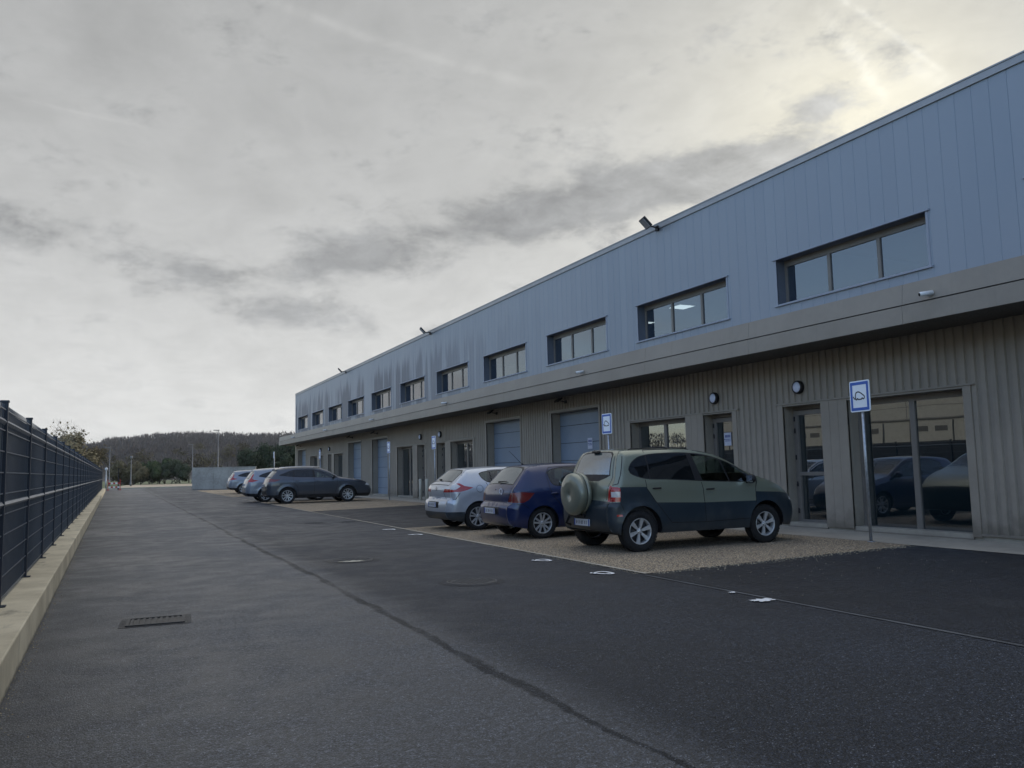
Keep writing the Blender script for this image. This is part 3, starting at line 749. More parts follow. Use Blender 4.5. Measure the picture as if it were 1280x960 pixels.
# paper notices
def notice(loc, w, h, label):
    r = empty('paper_notice', loc, 0, label, 'notice')
    MB().box((-.004,-w/2,-h/2),(0,w/2,h/2)).build('sheet', 'paper', r)
    rn = random.Random(3); t = MB()
    for row, (z0, hh) in enumerate(((.22,.20),(-.02,.07),(-.14,.07))):
        y0 = -w*.38
        while y0 < w*.36:
            ww = rn.uniform(.02,.045)*w/.3; t.box((-.006,y0,h*z0-h*hh/2),(-.0042,y0+ww,h*z0+h*hh/2)); y0 += ww+.014
    t.build('print', 'ink_blue', r)
notice((XW+.34-.045, 16.72, 2.06), .27, .33, 'white paper notice with blue lettering taped to the door glass')
notice((XW+.330, 23.62, 2.20), .30, .36, 'white paper notice stuck on the nearest garage door')

# ---- parking signs
def smooth_pts(P, closed):
    n = len(P); out = []
    for i in (range(n) if closed else range(n-1)):
        p0, p1, p2, p3 = (P[(i-1) % n], P[i], P[(i+1) % n], P[(i+2) % n]) if closed else (P[max(i-1,0)], P[i], P[i+1], P[min(i+2,n-1)])
        for t in (0, .34, .67): out.append(tuple(0.5*((2*b) + (-a+c)*t + (2*a-5*b+4*c-d)*t*t + (-a+3*b-3*c+d)*t**3) for a, b, c, d in zip(p0, p1, p2, p3)))
    if not closed: out.append(P[-1])
    return out
CARICON = [(-.62,-.10),(-.63,.12),(-.55,.34),(-.38,.46),(-.12,.48),(.16,.36),(.46,.16),(.66,.02),(.74,-.10),(.70,-.24),(.60,-.32),(.50,-.32),(.44,-.24),(.34,-.24),(.28,-.34),(-.22,-.34),(-.28,-.26),(-.38,-.26),(-.44,-.36),(-.56,-.34),(-.64,-.24)]
PLUG = [(-.64,-.24),(-.78,-.26),(-.86,-.16)]
def stroke(mb, pts, w, fn, closed=False, s=1):
    pts = smooth_pts(pts, closed); pts = [Vector((p[0]*s, p[1]*s)) for p in pts]; n = len(pts); a_ = []; b_ = []
    for i in range(n):
        p0 = pts[(i-1) % n] if closed or i else pts[i]; p1 = pts[(i+1) % n] if closed or i < n-1 else pts[i]
        d = (p1-p0).normalized(); nn = Vector((-d.y, d.x))*w/2
        a_.append(pts[i]+nn); b_.append(pts[i]-nn)
    for i in range(n if closed else n-1):
        j = (i+1) % n; mb.quad(fn(*a_[i]), fn(*a_[j]), fn(*b_[j]), fn(*b_[i]))
def fn_s(fn, k): return fn
def icon(mb, s, w, fn):
    f2 = lambda u, v: fn(u*s, v*s)
    stroke(mb, CARICON, w*s, fn_s(fn, 1), True, s=s); stroke(mb, PLUG, w*s, fn_s(fn, 1), s=s)
    bl = [(-.80,-.16),(-.84,-.02),(-.94,.04),(-1.0,-.02),(-.96,-.16),(-.88,-.24)]
    mb.quad(*[f2(*p) for p in bl])
def rrect(w, h, r, n=5):
    out = []
    for cx_, cy_, a0 in ((w/2-r,h/2-r,0),(-w/2+r,h/2-r,90),(-w/2+r,-h/2+r,180),(w/2-r,-h/2+r,270)):
        for i in range(n+1): a = R(a0+90*i/n); out.append((cx_+r*math.cos(a), cy_+r*math.sin(a)))
    return out
def parking_sign(x, y, rz, label, h=2.88):
    r = empty('parking_sign', (x, y, 0), rz, label, 'sign', 'parking signs along the bays')
    MB().lathe([(0,0),(.027,0),(.027,h-.02),(0,h-.02)], n=14).build('pole', 'galvanised', r)
    MB().lathe([(.0,.0),(.07,.0),(.055,.012),(.031,.014)], n=14, c=(0,0,.012)).build('base', 'galvanised', r)
    W, Hh = .50, .56; zc = h-Hh/2
    p = MB().prism([(u, v+zc) for u, v in rrect(W, Hh, .035)], -.046, -.034, plane='yz').build('panel', 'sign_white', r)
    bd = MB(); a_ = rrect(W-.045, Hh-.045, .01, 2); b_ = rrect(W-.15, Hh-.15, .006, 2); n = len(a_)
    for i in range(n):
        j = (i+1) % n; bd.quad((-.0485,a_[i][0],a_[i][1]+zc),(-.0485,a_[j][0],a_[j][1]+zc),(-.0485,b_[j][0],b_[j][1]+zc),(-.0485,b_[i][0],b_[i][1]+zc))
    bd.build('border', 'sign_blue', p, fix=False)
    ic = MB(); icon(ic, .165, .13, lambda u, v: (-.049, -u, zc+v)); ic.build('car_symbol', 'plate_ink', p, fix=False)
    MB().quad((-.030,-W/2+.01,zc-Hh/2+.01),(-.030,W/2-.01,zc-Hh/2+.01),(-.030,W/2-.01,zc+Hh/2-.01),(-.030,-W/2+.01,zc+Hh/2-.01)).build('backing', 'taupe_dark', p, fix=False)
    MB().box((-.034,-.06,zc-.15),(.036,.06,zc-.12)).box((-.034,-.06,zc+.12),(.036,.06,zc+.15)).build('clamp', 'galvanised', r)
for x, y, rz, l_ in ((12.06,10.76,-.12,'nearest the camera before the big window'),(12.10,19.45,0,'behind the sage green car'),(12.10,33.4,0,'just left of the silver blue car roof'),
                     (12.10,40.0,0,'before the garage door beyond the slate SUV'),(12.10,55.8,0,'above the dark grey car roof'),(12.10,74.2,0,'farthest, past the end of the building')):
    parking_sign(x, y, rz, 'blue bordered car symbol sign on pole, ' + l_, 3.3 if y > 70 else 2.88)
# ground symbols
def ground_icon(x, y, s, ang, label):
    m_ = MB(); ca, sa = math.cos(ang), math.sin(ang)
    icon(m_, s, .22, lambda u, v: (u*ca - v*1.35*sa, u*sa + v*1.35*ca, 0))
    o = m_.build('ground_marking', 'white_paint', fix=False, loc=(x, y, .0135)); tag(o, label, 'road marking', 'electric car symbols painted on the asphalt')
ground_icon(5.99, 11.66, .185, R(-52), 'white painted car outline on the asphalt, third from the nearest corner of the gravel')
bpy.data.objects['ground_marking']['label'] = 'white car outline painted on asphalt in front of the gap between the blue and green cars'
ground_icon(5.95, 9.80, .19, R(-52), 'white car outline painted on asphalt just left of the gravel corner')
ground_icon(6.05, 17.95, .20, R(-50), 'white car outline painted on asphalt in front of the white car bumper')
ground_icon(6.04, 19.95, .20, R(-50), 'small white car outline painted farthest, where the gravel begins')
def splat(x, y, rx, ry, seed, label, mat='white_paint'):
    rn = random.Random(seed); n = 26; pts = []
    for i in range(n):
        a = 2*PI*i/n; q = rn.uniform(.45,1.15); pts.append((rx*q*math.cos(a), ry*q*math.sin(a), 0))
    m_ = MB(); m_.add([(0,0,0)]+pts, [(0,i+1,(i+1) % n+1) for i in range(n)])
    tag(m_.build('paint_patch', mat, fix=False, loc=(x, y, .0135)), label, 'road marking')
splat(3.42, 13.38, .27, .12, 9, 'whitish cement smear on the manhole cover in mid lane', 'concrete_kerb')
splat(6.16, 6.94, .17, .10, 3, 'larger white paint splash on the dark asphalt at right'); splat(6.23, 7.52, .05, .04, 5, 'tiny white paint spot on the dark asphalt')

# bollards
for y, l_ in ((37.95,'left one of the pair, farther from the white car'),(37.0,'right one of the pair, next to the white car')):
    r = empty('bollard', (13.0, y, 0), 0, 'cream round bollard by the wall, ' + l_, 'bollard', 'pair of bollards by the doors')
    MB().lathe([(0,0),(.075,0),(.075,.98),(.06,1.02),(0,1.03)], n=18).build('post', 'bollard_cream', r); MB().lathe([(0,.0),(.11,.0),(.11,.02),(.076,.022)], (0,0,.01), n=18).build('base', 'concrete_walk', r)

# manholes and drain
def manhole(x, y, r_, label, inner='cast_iron', patch=True):
    o = empty('manhole_cover', (x, y, 0), 0, label, 'manhole cover', 'manhole covers in the lane')
    rn = random.Random(int(x*100))
    m_ = MB(); n = 32; ring = [(r_*1.28*rn.uniform(.94,1.05)*math.cos(2*PI*i/n), r_*1.28*rn.uniform(.94,1.05)*math.sin(2*PI*i/n)) for i in range(n)]
    m_.quad(*[(a, b, .003) for a, b in ring]); m_.build('asphalt_collar', 'asphalt_new', o, fix=False)
    MB().lathe([(r_*.9,.004),(r_*.9,.011),(r_,.011),(r_*1.02,.004)], n=36).build('frame', 'cast_iron', o)
    m_ = MB().lathe([(0,.008),(r_*.88,.008)], n=36)
    for i in range(-4,5):
        for j in range(-4,5):
            if math.hypot(i, j)*r_*.19 < r_*.8: m_.box((i*r_*.19-r_*.06,j*r_*.19-r_*.03,.008),(i*r_*.19+r_*.06,j*r_*.19+r_*.03,.0115))
    m_.build('cover', inner, o)
manhole(3.48, 13.6, .34, 'manhole cover smeared with whitish cement in the middle of the lane')
manhole(4.15, 10.1, .33, 'rough dark manhole cover nearest the painted symbols')
manhole(5.05, 24.1, .30, 'small manhole cover farther up the lane, left of a pair'); manhole(6.0, 23.9, .25, 'small manhole cover farther up the lane, right of a pair')
o = empty('drain_grate', (.36, 9.22, 0), R(-4), 'rectangular iron drain grate in the asphalt near the low wall', 'drain')
MB().quad((-.33,-.28,.003),(.33,-.28,.003),(.33,.28,.003),(-.33,.28,.003)).build('asphalt_collar', 'asphalt_new', o, fix=False)
MB().box((-.27,-.22,.004),(.27,-.19,.013)).box((-.27,.19,.004),(.27,.22,.013)).box((-.27,-.19,.004),(-.24,.19,.013)).box((.24,-.19,.004),(.27,.19,.013)).build('frame', 'cast_iron', o)
m_ = MB()
for i in range(9): m_.box((-.23+i*.053,-.188,.004),(-.205+i*.053,.188,.010))
m_.build('grate', 'cast_iron', o); MB().quad((-.24,-.19,.0035),(.24,-.19,.0035),(.24,.19,.0035),(-.24,.19,.0035)).build('pit', 'black_plastic', o, fix=False)

# ---- building across the way (seen in the glass)
OB = empty('opposite_warehouse', (-21, 20, 0), 0, 'pale panelled warehouse across the fence with row of sectional doors', 'building')
MB().box((-16,-48,0),(0,44,10.4)).build('wall', 'opp_panel', OB)
j = MB()
for z in (4.2, 5.0, 5.8, 7.4, 8.3, 9.2): j.box((-.01,-48,z-.012),(.012,44,z+.012))
y_ = -46
while y_ < 44: j.box((-.01,y_-.015,4.2),(.013,y_+.015,10.3)); y_ += 5.5
j.box((-.01,-48,4.08),(.08,44,4.16)); j.build('joint', 'opp_joint', OB)
MB().box((-.2,-48.1,10.4),(.08,44.1,10.55)).build('parapet_cap', 'cap_metal', OB)
MB().box((.0,-48,5.82),(.02,44,6.6)).build('band', 'cap_metal', OB)
y_ = -44
while y_ < 40:
    d = MB().box((.0,y_,0),(.05,y_+3.2,3.9)).build('garage_door', 'opp_panel', OB); m_ = MB()
    for k_ in range(2): m_.box((.05,y_+.35+k_*1.5,3.3),(.06,y_+1.35+k_*1.5,3.66))
    m_.build('window', 'opp_joint', d); MB().box((.0,y_-.08,0),(.055,y_-.02,4.0)).box((.0,y_+3.22,0),(.055,y_+3.28,4.0)).build('frame', 'opp_joint', d)
    y_ += 5.5

# ---- loose stones kicked out of the gravel bays and grit along the kerb foot
rs_ = random.Random(21); st = MB()
def stone(x, y, r_):
    a = rs_.uniform(0, PI); pts = []
    for k_ in range(5): b_ = a + 2*PI*k_/5; q_ = r_*rs_.uniform(.7, 1.15); pts.append((x+q_*math.cos(b_), y+q_*math.sin(b_)))
    z0 = .006; h_ = r_*rs_.uniform(.7, 1.1)
    st.add([(px, py, z0) for px, py in pts] + [(x+(px-x)*.6, y+(py-y)*.6, z0+h_) for px, py in pts], [(i, (i+1) % 5, 5+(i+1) % 5, 5+i) for i in range(5)] + [(5,6,7,8,9)])
for i in range(1500):      # inside and just outside the near bay
    u = rs_.random()
    if u < .35: stone(6.36 - abs(rs_.gauss(0, .05)), rs_.uniform(9.5, 20.2), rs_.uniform(.004, .009))
    elif u < .75: x_ = rs_.uniform(6.5, 12.0); stone(x_, 9.43+(x_-6.37)*.1 - abs(rs_.gauss(0, .10)), rs_.uniform(.004, .010))
    elif u < .83: stone(rs_.uniform(6.5, 11), rs_.gauss(9.0, .9), rs_.uniform(.003, .007))
    else: x_ = rs_.uniform(6.5, 12); stone(x_, rs_.uniform(9.43+(x_-6.37)*.1, 14), rs_.uniform(.007, .012))
for i in range(500):
    y_ = rs_.uniform(3, 22); stone(kx(y_)+abs(rs_.gauss(0, .05)), y_, rs_.uniform(.003, .007))
tag(st.build('loose_gravel', 'stones', fix=False), 'loose pale stones scattered along the gravel edge and the low wall foot', 'gravel', kind='stuff')
# ================================================================== CARS
def catmull(P, step=.045, closed=False):
    n = len(P); out = []
    rng = range(n) if closed else range(n-1)
    for i in rng:
        if closed: p0, p1, p2, p3 = P[(i-1) % n], P[i], P[(i+1) % n], P[(i+2) % n]
        else: p0, p1, p2, p3 = P[max(i-1,0)], P[i], P[i+1], P[min(i+2,n-1)]
        L = math.hypot(p2[0]-p1[0], p2[1]-p1[1]); m_ = max(1, int(round(L/step)))
        for j in range(m_):
            t = j/m_
            q = [0.5*((2*b) + (-a+c)*t + (2*a-5*b+4*c-d)*t*t + (-a+3*b-3*c+d)*t**3) for a, b, c, d in zip(p0[:2], p1[:2], p2[:2], p3[:2])]
            q += [b + (c-b)*t for b, c in zip(p1[2:], p2[2:])]
            out.append(tuple(q))
    if not closed: out.append(tuple(P[-1]))
    return out
def resample(P, step=.05):
    out = []; n = len(P)
    for i in range(n):
        a, b = P[i], P[(i+1) % n]; L = math.hypot(b[0]-a[0], b[1]-a[1]); m_ = max(1, int(math.ceil(L/step)))
        out += [(a[0]+(b[0]-a[0])*j/m_, a[1]+(b[1]-a[1])*j/m_) for j in range(m_)]
    return out
def inpoly(x, y, P):
    c = False; n = len(P); j = n-1
    for i in range(n):
        xi, yi = P[i]; xj, yj = P[j]
        if (yi > y) != (yj > y) and x < (xj-xi)*(y-yi)/(yj-yi)+xi: c = not c
        j = i
    return c
def area(P): return sum(P[i][0]*P[(i+1) % len(P)][1]-P[(i+1) % len(P)][0]*P[i][1] for i in range(len(P)))/2
def inset(P, d):
    n = len(P); s_ = 1 if area(P) > 0 else -1; out = []
    for i in range(n):
        a, b, c = P[i-1], P[i], P[(i+1) % n]
        d1 = Vector((b[0]-a[0], b[1]-a[1])).normalized(); d2 = Vector((c[0]-b[0], c[1]-b[1])).normalized()
        t = (d1+d2); t = t.normalized() if t.length > 1e-6 else d1
        out.append((b[0]-t.y*d*s_, b[1]+t.x*d*s_))
    return out
def itp(tab, x):
    if x <= tab[0][0]: return tab[0][1]
    for (a, va), (b, vb) in zip(tab, tab[1:]):
        if x <= b: t = (x-a)/(b-a); return va + (vb-va)*t
    return tab[-1][1]
def triang(outline, polys, interior):
    vs = []; es = []
    def addp(P):
        o = len(vs); vs.extend(Vector(p) for p in P); n = len(P); es.extend((o+i, o+(i+1) % n) for i in range(n))
    addp(outline)
    for P in polys: addp(P)
    vs.extend(Vector(p) for p in interior)
    r = delaunay_2d_cdt(vs, es, [], 0, 1e-5)
    V = [(v.x, v.y) for v in r[0]]; F = []
    for f in r[2]:
        cx_ = sum(V[i][0] for i in f)/len(f); cy_ = sum(V[i][1] for i in f)/len(f)
        if inpoly(cx_, cy_, outline): F.append((list(f), cx_, cy_))
    return V, F

def wheel_set(rt, rr, n, w0, w1, twin, width, alloymat='alloy'):
    t = MB().lathe([(rr*.97,-width*.44),(rr*1.03,-width*.5),(rt*.86,-width*.52),(rt*.95,-width*.47),(rt*.99,-width*.36),(rt,-width*.2),(rt,width*.2),(rt*.99,width*.36),(rt*.95,width*.47),(rr*1.0,width*.46)], axis='y', n=44)
    for k in range(40):     # tread blocks on the shoulder
        a = 2*PI*k/40; c = Vector((math.cos(a)*rt*.992, -width*.36, math.sin(a)*rt*.992)); rad = Vector((math.cos(a),0,math.sin(a))); tan = Vector((-math.sin(a),0,math.cos(a)))
        t.obox(c, rad*.006, tan*rt*.055, Vector((0,width*.07,0)))
    h = MB().lathe([(0,-.02),(rr*.84,-.02),(rr*.84,.03),(0,.03)], axis='y', n=28)
    r_ = MB().lathe([(rr*.99,-width*.42),(rr*1.0,-width*.46),(rr*.94,-width*.465),(rr*.91,-width*.42),(rr*.885,-width*.1),(rr*.87,width*.4)], axis='y', n=44)
    r_.lathe([(0,-width*.39),(rr*.12,-width*.39),(rr*.16,-width*.36),(rr*.22,-width*.34),(rr*.24,-width*.25)], axis='y', n=24)
    for k in range(n):
        a = 2*PI*k/n + .3
        for s_ in ((-1, 1) if twin else (0,)):
            pts = []
            for r0, wd, y0 in ((rr*.15, w0, -width*.33), (rr*.5, (w0+w1)/2*.92, -width*.375), (rr*.93, w1, -width*.43)):
                off = s_*twin*(r0/rr)
                for sg in (-1, 1):
                    u = off+sg*wd/2; pts.append((r0*math.cos(a)-u*math.sin(a), y0, r0*math.sin(a)+u*math.cos(a)))
            q = [(x, y+.028, z) for x, y, z in pts]
            r_.add(pts+q, [(0,1,3,2),(2,3,5,4),(6,8,9,7),(8,10,11,9),(0,2,8,6),(2,4,10,8),(1,7,9,3),(3,9,11,5)])
    for k in range(5):
        a = 2*PI*k/5; r_.lathe([(0,-width*.375),(.008,-width*.375),(.008,-width*.34)], (rr*.17*math.cos(a), 0, rr*.17*math.sin(a)), 'y', 8, 1)
    hub = h.build('wheel', 'alloy_dark'); t.build('tyre', 'rubber', hub); r_.build('rim', [alloymat, 'black_metal'], hub)
    return hub

def make_car(sp, loc, label, cat='car', group='parked cars'):
    root = empty(sp['name'], loc, sp.get('rz', 0), label, cat, group)
    L = sp['L']; ctr = catmull(sp['contour']); N = len(ctr)
    CP = [Vector((c[0], c[1])) for c in ctr]
    s = [0.0]
    for a, b in zip(CP, CP[1:]): s.append(s[-1]+(b-a).length)
    nrm = []
    for i in range(N):
        d = (CP[min(i+1,N-1)]-CP[max(i-1,0)]).normalized(); nrm.append(Vector((-d.y, d.x)))
    Wt = sp['W']; arches = sp['arches']; zb = sp['zb']; ra = sp['ra']
    def sideY(x, z):
        w = itp(Wt, z)
        e0, e1 = .62, .85
        if x < e0: w -= sp.get('pr', .07)*((e0-x)/e0)**2
        if x > L-e1: w -= sp.get('pf', .13)*((x-L+e1)/e1)**2
        for ax_, az_ in arches:
            d = math.hypot(x-ax_, z-az_)
            w += sp.get('flare', .014)*math.exp(-((d-ra)/.055)**2) if d > ra-.05 else 0
        # nearest contour
        best = 1e9; bi = 0; bt = 0
        for i in range(N-1):
            a = CP[i]; 
            if abs(a.x-x) > .45 or abs(a.y-z) > .45: continue
            b = CP[i+1]; abx, abz = b.x-a.x, b.y-a.y; t = ((x-a.x)*abx+(z-a.y)*abz)/(abx*abx+abz*abz+1e-12); t = 0 if t < 0 else 1 if t > 1 else t
            dd = (x-a.x-t*abx)**2+(z-a.y-t*abz)**2
            if dd < best: best = dd; bi = i; bt = t
        d = math.sqrt(best)
        if best < 1e8:
            r = ctr[bi][2]*(1-bt)+ctr[bi+1][2]*bt; k = ctr[bi][3]*(1-bt)+ctr[bi+1][3]*bt
            t = max(0, 1-d/r)*.965; w -= k*(1-math.sqrt(max(0, 1-t*t)))
        return w
    # bottom boundary
    bot = []
    xe, ze = CP[-1]; xs_, zs_ = CP[0]
    bot.append((xe-.02, ze-.02))
    for ax_, az_ in sorted(arches, reverse=True):
        h = az_-zb; dx = math.sqrt(max(0, ra*ra-h*h)); a0 = math.atan2(-h, dx); m_ = 18
        bot.append((ax_+dx+.0, zb if ax_ < L/2 else min(ze, zb+.02)))
        for i in range(m_+1):
            a = a0 + (PI-2*a0)*i/m_; bot.append((ax_+ra*math.cos(a), az_+ra*math.sin(a)))
    bot.append((xs_+.06, min(zs_, zb+.06)))
    bot2 = []
    for a, b in zip(bot, bot[1:]):
        Lr = math.hypot(b[0]-a[0], b[1]-a[1]); m_ = max(1, int(Lr/.08)); bot2 += [(a[0]+(b[0]-a[0])*j/m_, a[1]+(b[1]-a[1])*j/m_) for j in range(m_)]
    bot2.append(bot[-1])
    outline = [(p.x, p.y) for p in CP] + bot2
    parts = {}
    def P_(key): return parts.setdefault(key, {'v': [], 'f': [], 'm': [], 'mats': []})
    def addface(key, mat, pts):
        p = P_(key)
        if mat not in p['mats']: p['mats'].append(mat)
        o = len(p['v']); p['v'] += pts; p['f'].append(tuple(range(o, o+len(pts)))); p['m'].append(p['mats'].index(mat))
    # ---- side
    side = sp['side']; polys = []
    for rg in side:
        for P in rg['c']:
            if P not in polys: polys.append(P)
    rs = [resample(P, .05) for P in polys]
    inter = []
    x = .03
    while x < L:
        z = .2
        while z < sp['H']+.02:
            if inpoly(x, z, outline): inter.append((x, z))
            z += .06
        x += .06
    for i in range(0, N, 1):
        r = ctr[i][2]
        for f in (.05, .16, .32, .55, .8):
            q = CP[i]-nrm[i]*r*f
            if inpoly(q.x, q.y, outline): inter.append((q.x, q.y))
    V, F = triang(outline, rs, inter)
    Y = [sideY(*v) for v in V]
    for f, cx_, cz_ in F:
        rg = None
        for g_ in side:
            if all(inpoly(cx_, cz_, P) for P in g_['c']): rg = g_; break
        for sd in (-1, 1):
            pts = [(V[i][0], sd*Y[i], V[i][1]) for i in f]
            if sd == 1: pts = pts[::-1]
            if rg: key = (rg['p'], rg.get('i', 0), 0 if rg.get('one') else sd); mat = rg['m']
            else: key = ('body', 0, 0); mat = sp['paint']
            if rg and rg['p'] == 'body': key = ('body', 0, 0)
            addface(key, mat, pts)
    # ---- strip
    ye = [sideY(p.x, p.y) for p in CP]
    def at_s(sv):
        import bisect
        i = max(0, min(N-2, bisect.bisect(s, sv)-1)); t = (sv-s[i])/(s[i+1]-s[i]); t = max(0, min(1, t)); return i, t
    def strip_map(sv, y):
        i, t = at_s(sv); p = CP[i].lerp(CP[i+1], t); n_ = nrm[i].lerp(nrm[i+1], t); e = ye[i]*(1-t)+ye[i+1]*t; c = ctr[i][4]*(1-t)+ctr[i+1][4]*t
        v = min(1, abs(y)/max(e, .01)); q = p + n_*c*(1-v**2.4); return (q.x, y, q.y)
    def S_(kind, val):
        if kind == 'r':      # first crossing of z on the rear
            for i in range(N-1):
                if CP[i+1].y >= val: return s[i]+(s[i+1]-s[i])*(val-CP[i].y)/max(1e-6, CP[i+1].y-CP[i].y)
        if kind == 't':
            for i in range(N-1):
                if CP[i+1].x >= val and CP[i].y > .75 and i > N*.12: return s[i]+(s[i+1]-s[i])*(val-CP[i].x)/max(1e-6, CP[i+1].x-CP[i].x)
        if kind == 'f':
            for i in range(N-2, 0, -1):
                if CP[i].y >= val: return s[i]+(s[i+1]-s[i])*(CP[i].y-val)/max(1e-6, CP[i].y-CP[i+1].y)
        return 0
    def SP(kind, pts):
        out = []
        for q in pts:
            kd, val, v = (kind, q[0], q[1]) if len(q) == 2 else q
            sv = S_(kd, val); i, t = at_s(sv); e = ye[i]*(1-t)+ye[i+1]*t; out.append((sv, v*e))
        return out
    sreg = []
    for g_ in sp['strip']:
        pl = [SP(g_['k'], P) for P in g_['c']]
        sreg.append(dict(g_, c=pl))
        if g_.get('mir'): sreg[-1]['sd'] = 1; sreg.append(dict(g_, c=[[(a, -b) for a, b in P] for P in pl], sd=-1))
    polys = []
    for g_ in sreg: polys += [resample(P, .05) for P in g_['c']]
    so = [(s[i], -ye[i]) for i in range(N)] + [(s[i], ye[i]) for i in range(N-1, -1, -1)]
    inter = [(s[i]+.001, f*ye[i]) for i in range(1, N-1) for f in (-.97,-.9,-.75,-.55,-.3,0,.3,.55,.75,.9,.97)]
    V, F = triang(so, polys, inter)
    for f, cs, cy_ in F:
        rg = None
        for g_ in sreg:
            if all(inpoly(cs, cy_, P) for P in g_['c']): rg = g_; break
        pts = [strip_map(*V[i]) for i in f][::-1]
        if rg and rg['p'] != 'body': key = (rg['p'], rg.get('i', 0), rg.get('sd', 0)); mat = rg['m']
        else:
            key = ('body', 0, 0); mat = rg['m'] if rg else sp['paint']
        addface(key, mat, pts)
    objs = {}
    def build_part(key, parent):
        p = parts[key]
        me = bpy.data.meshes.new(key[0]); me.from_pydata(p['v'], [], p['f'])
        for m_ in p['mats']: me.materials.append(MATS[m_])
        me.polygons.foreach_set('material_index', p['m'])
        bm = bmesh.new(); bm.from_mesh(me); bmesh.ops.remove_doubles(bm, verts=bm.verts, dist=.0008)
        for f in bm.faces: f.smooth = True
        bm.to_mesh(me); bm.free(); me.update()
        o = bpy.data.objects.new(key[0], me); C.objects.link(o); o.parent = parent; objs[key] = o; return o
    par = sp.get('parents', {})
    order = sorted(parts, key=lambda k_: 1 if k_[:2] in par else 0)
    for key in order:
        pk = par.get(key[:2]); parent = root
        if pk:
            for cand in ((pk[0], pk[1], key[2]), (pk[0], pk[1], 0)):
                if cand in objs: parent = objs[cand]; break
        build_part(key, parent)
    # ---- underside through the arches
    ub = MB(); yy_ = [max(.3, sideY(*p)-.015) for p in bot2]
    for i in range(len(bot2)-1):
        (xa, za), (xb, zb_) = bot2[i], bot2[i+1]
        ub.quad((xa,-yy_[i],za),(xb,-yy_[i+1],zb_),(xb,yy_[i+1],zb_),(xa,yy_[i],za))
    ub.quad((bot2[-1][0],-yy_[-1],bot2[-1][1]),(CP[0].x,-ye[0],CP[0].y),(CP[0].x,ye[0],CP[0].y),(bot2[-1][0],yy_[-1],bot2[-1][1]))
    ub.build('underbody', 'black_plastic', root, fix=False)
    # ---- panel gaps
    gp = MB()
    def ribbon_side(pts, w=.012, skip=None, mb=gp, sds=(-1, 1)):
        P = resample(list(pts)+list(pts)[::-1], .05); P = P[:len(P)//2+1]; runs = []; mb = None
        for a, b in zip(P, P[1:]):
            if (skip and (inpoly(*a, skip) or inpoly(*b, skip))) or not (inpoly(*a, outline) and inpoly(*b, outline)): mb = None; continue
            if mb is None: mb = MB(); runs.append(mb)
            d = Vector((b[0]-a[0], b[1]-a[1])).normalized(); n_ = Vector((-d.y, d.x))*w/2
            q = [(a[0]+n_.x, a[1]+n_.y), (b[0]+n_.x, b[1]+n_.y), (b[0]-n_.x, b[1]-n_.y), (a[0]-n_.x, a[1]-n_.y)]
            for sd in sds: mb.quad(*[(u, sd*(sideY(u, v)+.0016), v) for u, v in q])
        return runs
    def ribbon_strip(pts, w=.012, mb=gp):
        P = resample(list(pts)+list(pts)[::-1], .05); P = P[:len(P)//2+1]
        for a, b in zip(P, P[1:]):
            d = Vector((b[0]-a[0], b[1]-a[1])).normalized(); n_ = Vector((-d.y, d.x))*w/2
            q = [(a[0]+n_.x, a[1]+n_.y), (b[0]+n_.x, b[1]+n_.y), (b[0]-n_.x, b[1]-n_.y), (a[0]-n_.x, a[1]-n_.y)]
            out = []
            for u, v in q:
                i, t = at_s(u); nn = nrm[i].lerp(nrm[i+1], t); m_ = strip_map(u, v); out.append((m_[0]+nn.x*.002, m_[1], m_[2]+nn.y*.002))
            mb.quad(*out)
    for g_ in sp.get('gaps', []):
        for sd in (-1, 1):
            for m_ in ribbon_side(g_, skip=sp.get('dlo'), sds=(sd,)): m_.build('panel_gap', 'black_plastic', root, fix=False)
    for kd, pts in sp.get('sgaps', []):
        m_ = MB(); P0 = SP(kd, pts); ribbon_strip([(a, -b) for a, b in P0][::-1] + P0, mb=m_); m_.build('panel_gap', 'black_plastic', root, fix=False)
    # ---- fittings
    for x_, z_ in sp.get('handles', []):
        for sd in (-1, 1):
            w = sideY(x_, z_); h = MB().tube([(x_-.085, sd*(w-.002), z_), (x_-.06, sd*(w+.028), z_+.004), (x_+.06, sd*(w+.03), z_+.004), (x_+.085, sd*(w-.002), z_)], [.010,.014,.014,.010], 8)
            key = None
            for kk in objs:
                if kk[0] == 'door' and kk[2] == sd and inpoly(x_, z_, sp['doorpoly'][kk[1]]): key = kk
            h.build('handle', sp.get('handlemat', sp['paint']), objs[key] if key else root)
    mx, mz = sp['mirror']
    for sd in (-1, 1):
        w = sideY(mx, mz); m_ = MB(); vs = []; nn = 14; rows = 9
        for j in range(rows):
            a = PI*j/(rows-1)
            for i in range(nn):
                b = 2*PI*i/nn; u = math.cos(a); rr_ = math.sin(a)
                vs.append((mx+.055*rr_*math.cos(b)*(1.5 if math.cos(b) > 0 else .55), sd*(w+.125+.105*u), mz+.03+.085*rr_*math.sin(b)))
        m_.add(vs, [(j*nn+i, j*nn+(i+1) % nn, (j+1)*nn+(i+1) % nn, (j+1)*nn+i) for j in range(rows-1) for i in range(nn)], 0, True)
        m_.tube([(mx, sd*(w-.02), mz-.035), (mx, sd*(w+.06), mz-.02)], .022, 8)
        o = m_.build('mirror', sp.get('mirrormat', sp['paint']), root)
        MB().quad((mx-.034, sd*(w+.05), mz-.03), (mx-.034, sd*(w+.20), mz-.03), (mx-.034, sd*(w+.20), mz+.09), (mx-.034, sd*(w+.05), mz+.09)).build('mirror_glass', 'chrome', o, fix=False)
    def onrear(z_, v): sv = S_('r', z_); i, t = at_s(sv); return strip_map(sv, v*(ye[i]*(1-t)+ye[i+1]*t)), nrm[i].lerp(nrm[i+1], t).normalized()
